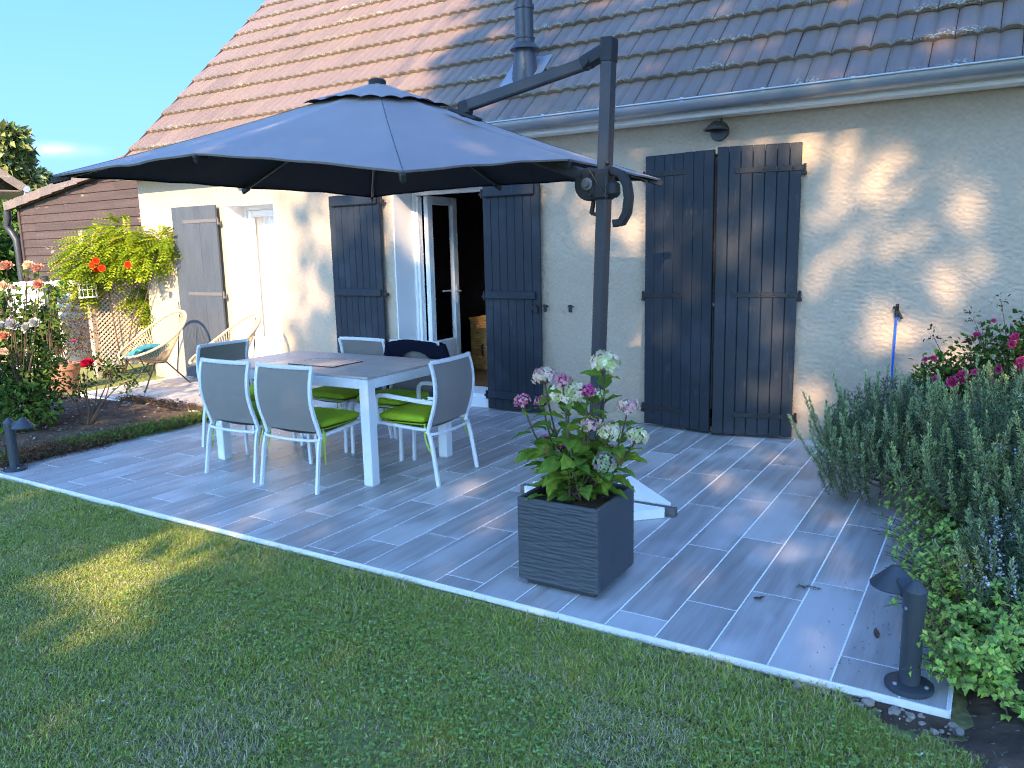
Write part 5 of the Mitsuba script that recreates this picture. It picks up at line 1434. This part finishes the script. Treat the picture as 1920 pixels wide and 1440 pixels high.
tree('laurel_hedge', 'glossy laurel hedge behind the rose bush and beside the shed', b3, 2.0, c3, 900, .13, .05, ((.08, .15, .03), (.13, .22, .04), (.2, .3, .06), (.05, .09, .03)), 53, trunk=.08, cat_='hedge')

# ---------------------------------------------------------------- the garden's tall trees behind the viewer: they shade the lawn and patio
# shade pattern in sun coordinates (u, v) = where a sun ray meets the plane of the house front; (u, v, ru, rv, angle, strength) are openings in the crowns
SD = SUN / -SUN[1]


def uvw(P):
    t = (WALLY - P[..., 1]); return P[..., 0] - SD[0] * t, P[..., 2] - SD[2] * t


GAPS, GSC = [], .52


def gap(px, py, rx, ry, ang=0, st=1.0, plane=None):
    """An opening whose light falls on a place of the wall / ground."""
    GAPS.append((px, py, rx, ry, math.radians(ang), st))


# on the house front (X, Z)
for q in [(-.52, .80, .24, .22, 0, 1), (-.30, 1.05, .20, .34, -35, 1), (-.02, 1.55, .26, .50, -20, 1), (-.50, 1.82, .30, .20, 0, .85), (-.8, 1.45, .22, .2, 20, .35), (-.85, 1.9, .3, .12, 20, .5), (-1.17, .32, .16, .22, 0, .7), (-1.15, .98, .10, .22, 0, .6), (-1.12, 1.62, .10, .18, 0, .6),
          (-.9, 2.12, .7, .12, 0, .7), (.1, .55, .3, .3, 0, .8), (-1.70, 1.72, .15, .34, 0, 1.1), (-1.70, 1.22, .15, .26, 0, 1), (-1.45, .42, .17, .18, 0, .9), (-1.35, .9, .12, .2, 0, .6), (-2.25, 1.62, .18, .36, -25, 1), (-2.36, .85, .14, .26, 0, 1), (-2.1, 1.1, .1, .2, 0, .6), (-2.75, 1.75, .24, .40, -30, .9), (-3.1, 1.95, .3, .2, 0, .8), (-2.5, .78, .07, .2, -25, .8), (-2.75, 1.3, .2, .25, 0, .7),
          (-3.72, 1.82, .36, .30, 0, 1.2), (-5.6, 1.85, .8, .42, 0, 1.2), (-6.15, 1.35, .2, .3, 0, .7), (-6.42, 1.05, .22, .2, 0, .6), (-4.7, 1.9, .7, .3, 0, 1), (-6.75, .7, .1, 1.0, 0, .5)]:
    gap(*q)


def on(P, ru, rv, ang=0, st=1.0):
    u, v = uvw(np.array(P, float)); gap(u, v, ru, rv, ang, st)


# on the ground and the table (world points)
on((-3.66, 2.26, -.036), .30, .32, 0, 1.6); on((-3.50, 1.82, -.036), .22, .12, 0, 1.4); on((-2.96, 1.71, -.036), .16, .05, 0, 1.2); on((-3.2, 2.45, -.036), .18, .1, 0, .9)
on((-1.7, 3.63, 0), .22, .09, 0, .45); on((-1.3, 4.93, 0), .25, .1, 0, .6); on((-2.3, 3.1, 0), .25, .1, 0, .35); on((-.7, 3.9, 0), .2, .15, 0, .35); on((-2.86, 4.0, 0), .22, .11, 0, 1.1); on((-2.9, 3.5, 0), .12, .16, 0, .5)
on((-2.75, 3.75, 0), .34, .07, 0, .8); on((-2.2, 3.35, 0), .2, .08, 0, .22); on((-1.25, 4.75, 0), .25, .14, 0, .22); on((-.7, 4.3, 0), .14, .12, 0, .22); on((-3.5, 4.2, 0), .12, .06, 0, .8); on((-1.0, 5.6, 0), .3, .1, 0, .22); on((-.45, 3.2, 0), .15, .12, 0, .22)
on((-4.35, 4.05, .7), .40, .10, 0, .9); on((-4.75, 4.25, .7), .18, .12, 0, .7); on((-3.40, 3.70, .45), .06, .22, 0, .6)
on((-3.55, 3.2, 2.2), .5, .10, 12, .35); on((-3.0, 3.3, 2.25), .22, .06, 10, .35); on((-2.3, 4.5, 2.15), .35, .1, 0, .5); on((-4.0, 3.4, 2.2), .3, .04, 15, .5)
on((.15, 4.3, .85), .20, .14, 0, .8); on((.35, 5.4, .8), .35, .3, 0, .8)
# roof
for x, y, ru, rv, st in ((-3.5, 6.6, .5, .12, .6), (-2.6, 6.3, .3, .12, .6), (-4.2, 7.0, .4, .3, .6), (-3.0, 7.2, .6, .2, .5), (-2.2, 6.9, .3, .15, .6), (-1.2, 6.2, .35, .10, .8), (-.4, 6.25, .5, .10, .8), (-.9, 6.7, .3, .12, .5), (-3.9, 6.2, .4, .1, .6), (-1.7, 6.45, .25, .15, .55), (-.1, 6.6, .3, .1, .6)):
    on((x, y, EZ + (y - EY) * tS), ru, rv, 0, st)


def depth_field(u, v):
    """Optical depth of the crowns towards the sun."""
    q = np.stack([u * .9, v * .9, u * 0], -1); nzf = meshkit.fbm(q, 3, seed=4); n2 = meshkit.fbm(q * 2.6 + 9, 3, seed=2)
    Tr = np.clip(.014 + .03 * (nzf - .5) + .03 * (n2 - .5), .004, .04)
    for a, b, ru, rv, th, st in GAPS:
        du, dv = u - a, v - b; c, s = math.cos(th), math.sin(th)
        e = ((c * du + s * dv) / (ru * 1.15 + .02)) ** 2 + ((-s * du + c * dv) / (rv * 1.1 + .03)) ** 2
        Tr = np.maximum(Tr, GSC * st * np.exp(-e ** 1.6) * (.9 + .6 * (n2 - .5)))
    D = -np.log(Tr)
    w = .35 * (nzf - .5) * 2
    lim = np.where(v > 2.35, -4.75, np.where(v > -1.05, -6.75, -30)) + w
    # the open side over the far end of the wall, the shed and the roof end
    soft = np.clip((u - lim) / .45, 0, 1)
    D = D * soft
    low = np.clip((-.95 - .25 * (nzf - .5) * 2 - v) / .25, 0, 1)
    D = np.where((u < -6.7), 3.2 * low * np.clip((u + 13) / 2, 0, 1), D)
    return np.clip(D, 0, 6)


gt = np.random.default_rng(77)
LA = .0142
U0, U1, V0, V1 = -12.0, 6.5, -5.2, 9.0
DM = 5.0; N_ = int((U1 - U0) * (V1 - V0) * DM / LA)
u, v = U0 + (U1 - U0) * gt.random(N_), V0 + (V1 - V0) * gt.random(N_)
keep = gt.random(N_) < depth_field(u, v) / DM
u, v = u[keep], v[keep]
s_ = 17.2 + 2.4 * np.clip(gt.normal(size=len(u)), -1.7, 1.7)
C = np.stack([u + SD[0] * s_, np.full(len(u), WALLY) - s_, v + SD[2] * s_], -1)
C = C[C[:, 2] > 2.2]
TR = [(-7.0, -10.5), (-1.2, -11.5), (1.2, -11), (4.8, -10.4), (8.8, -11.2)]
wh = np.argmin(np.stack([np.abs(C[:, 0] - x + .6 * gt.normal(size=len(C))) for x, y in TR], 1), 1)
for i, (x, y) in enumerate(TR):
    c = C[wh == i]; nl = len(c)
    if nl < 50: continue
    t = thing('shade_tree', f'tall leafy garden tree standing behind the viewer and shading the patio', 'tree', 'tall trees behind the viewer')
    m, col = leaves(c, rdir(nl, gt), rdir(nl, gt) + [0, 0, .3], .29, .20, pick(((.10, .17, .04), (.14, .22, .05), (.08, .14, .035)), nl, rng=gt))
    put(t, 'crown', m, 'm_leaf', color=col)
    h = c[:, 2].max() if x > 0 else 8.0; b = np.array([x, y, -.1])
    lm = [tube([b, b + [.1, 0, h * .35], b + [0, .1, h * .7], b + [.1, 0, h * .92]], [.22, .17, .09, .03], 10)]
    for q in range(14):
        e = c[gt.integers(nl)]; s0 = b + [0, 0, min(e[2] * .6, h * .6) + .5]
        lm.append(tube([s0, (s0 + e) / 2 + [0, 0, .3], e], [.05, .03, .01], 6))
    put(t, 'trunk', cat(*lm), 'm_bark', smooth=40)
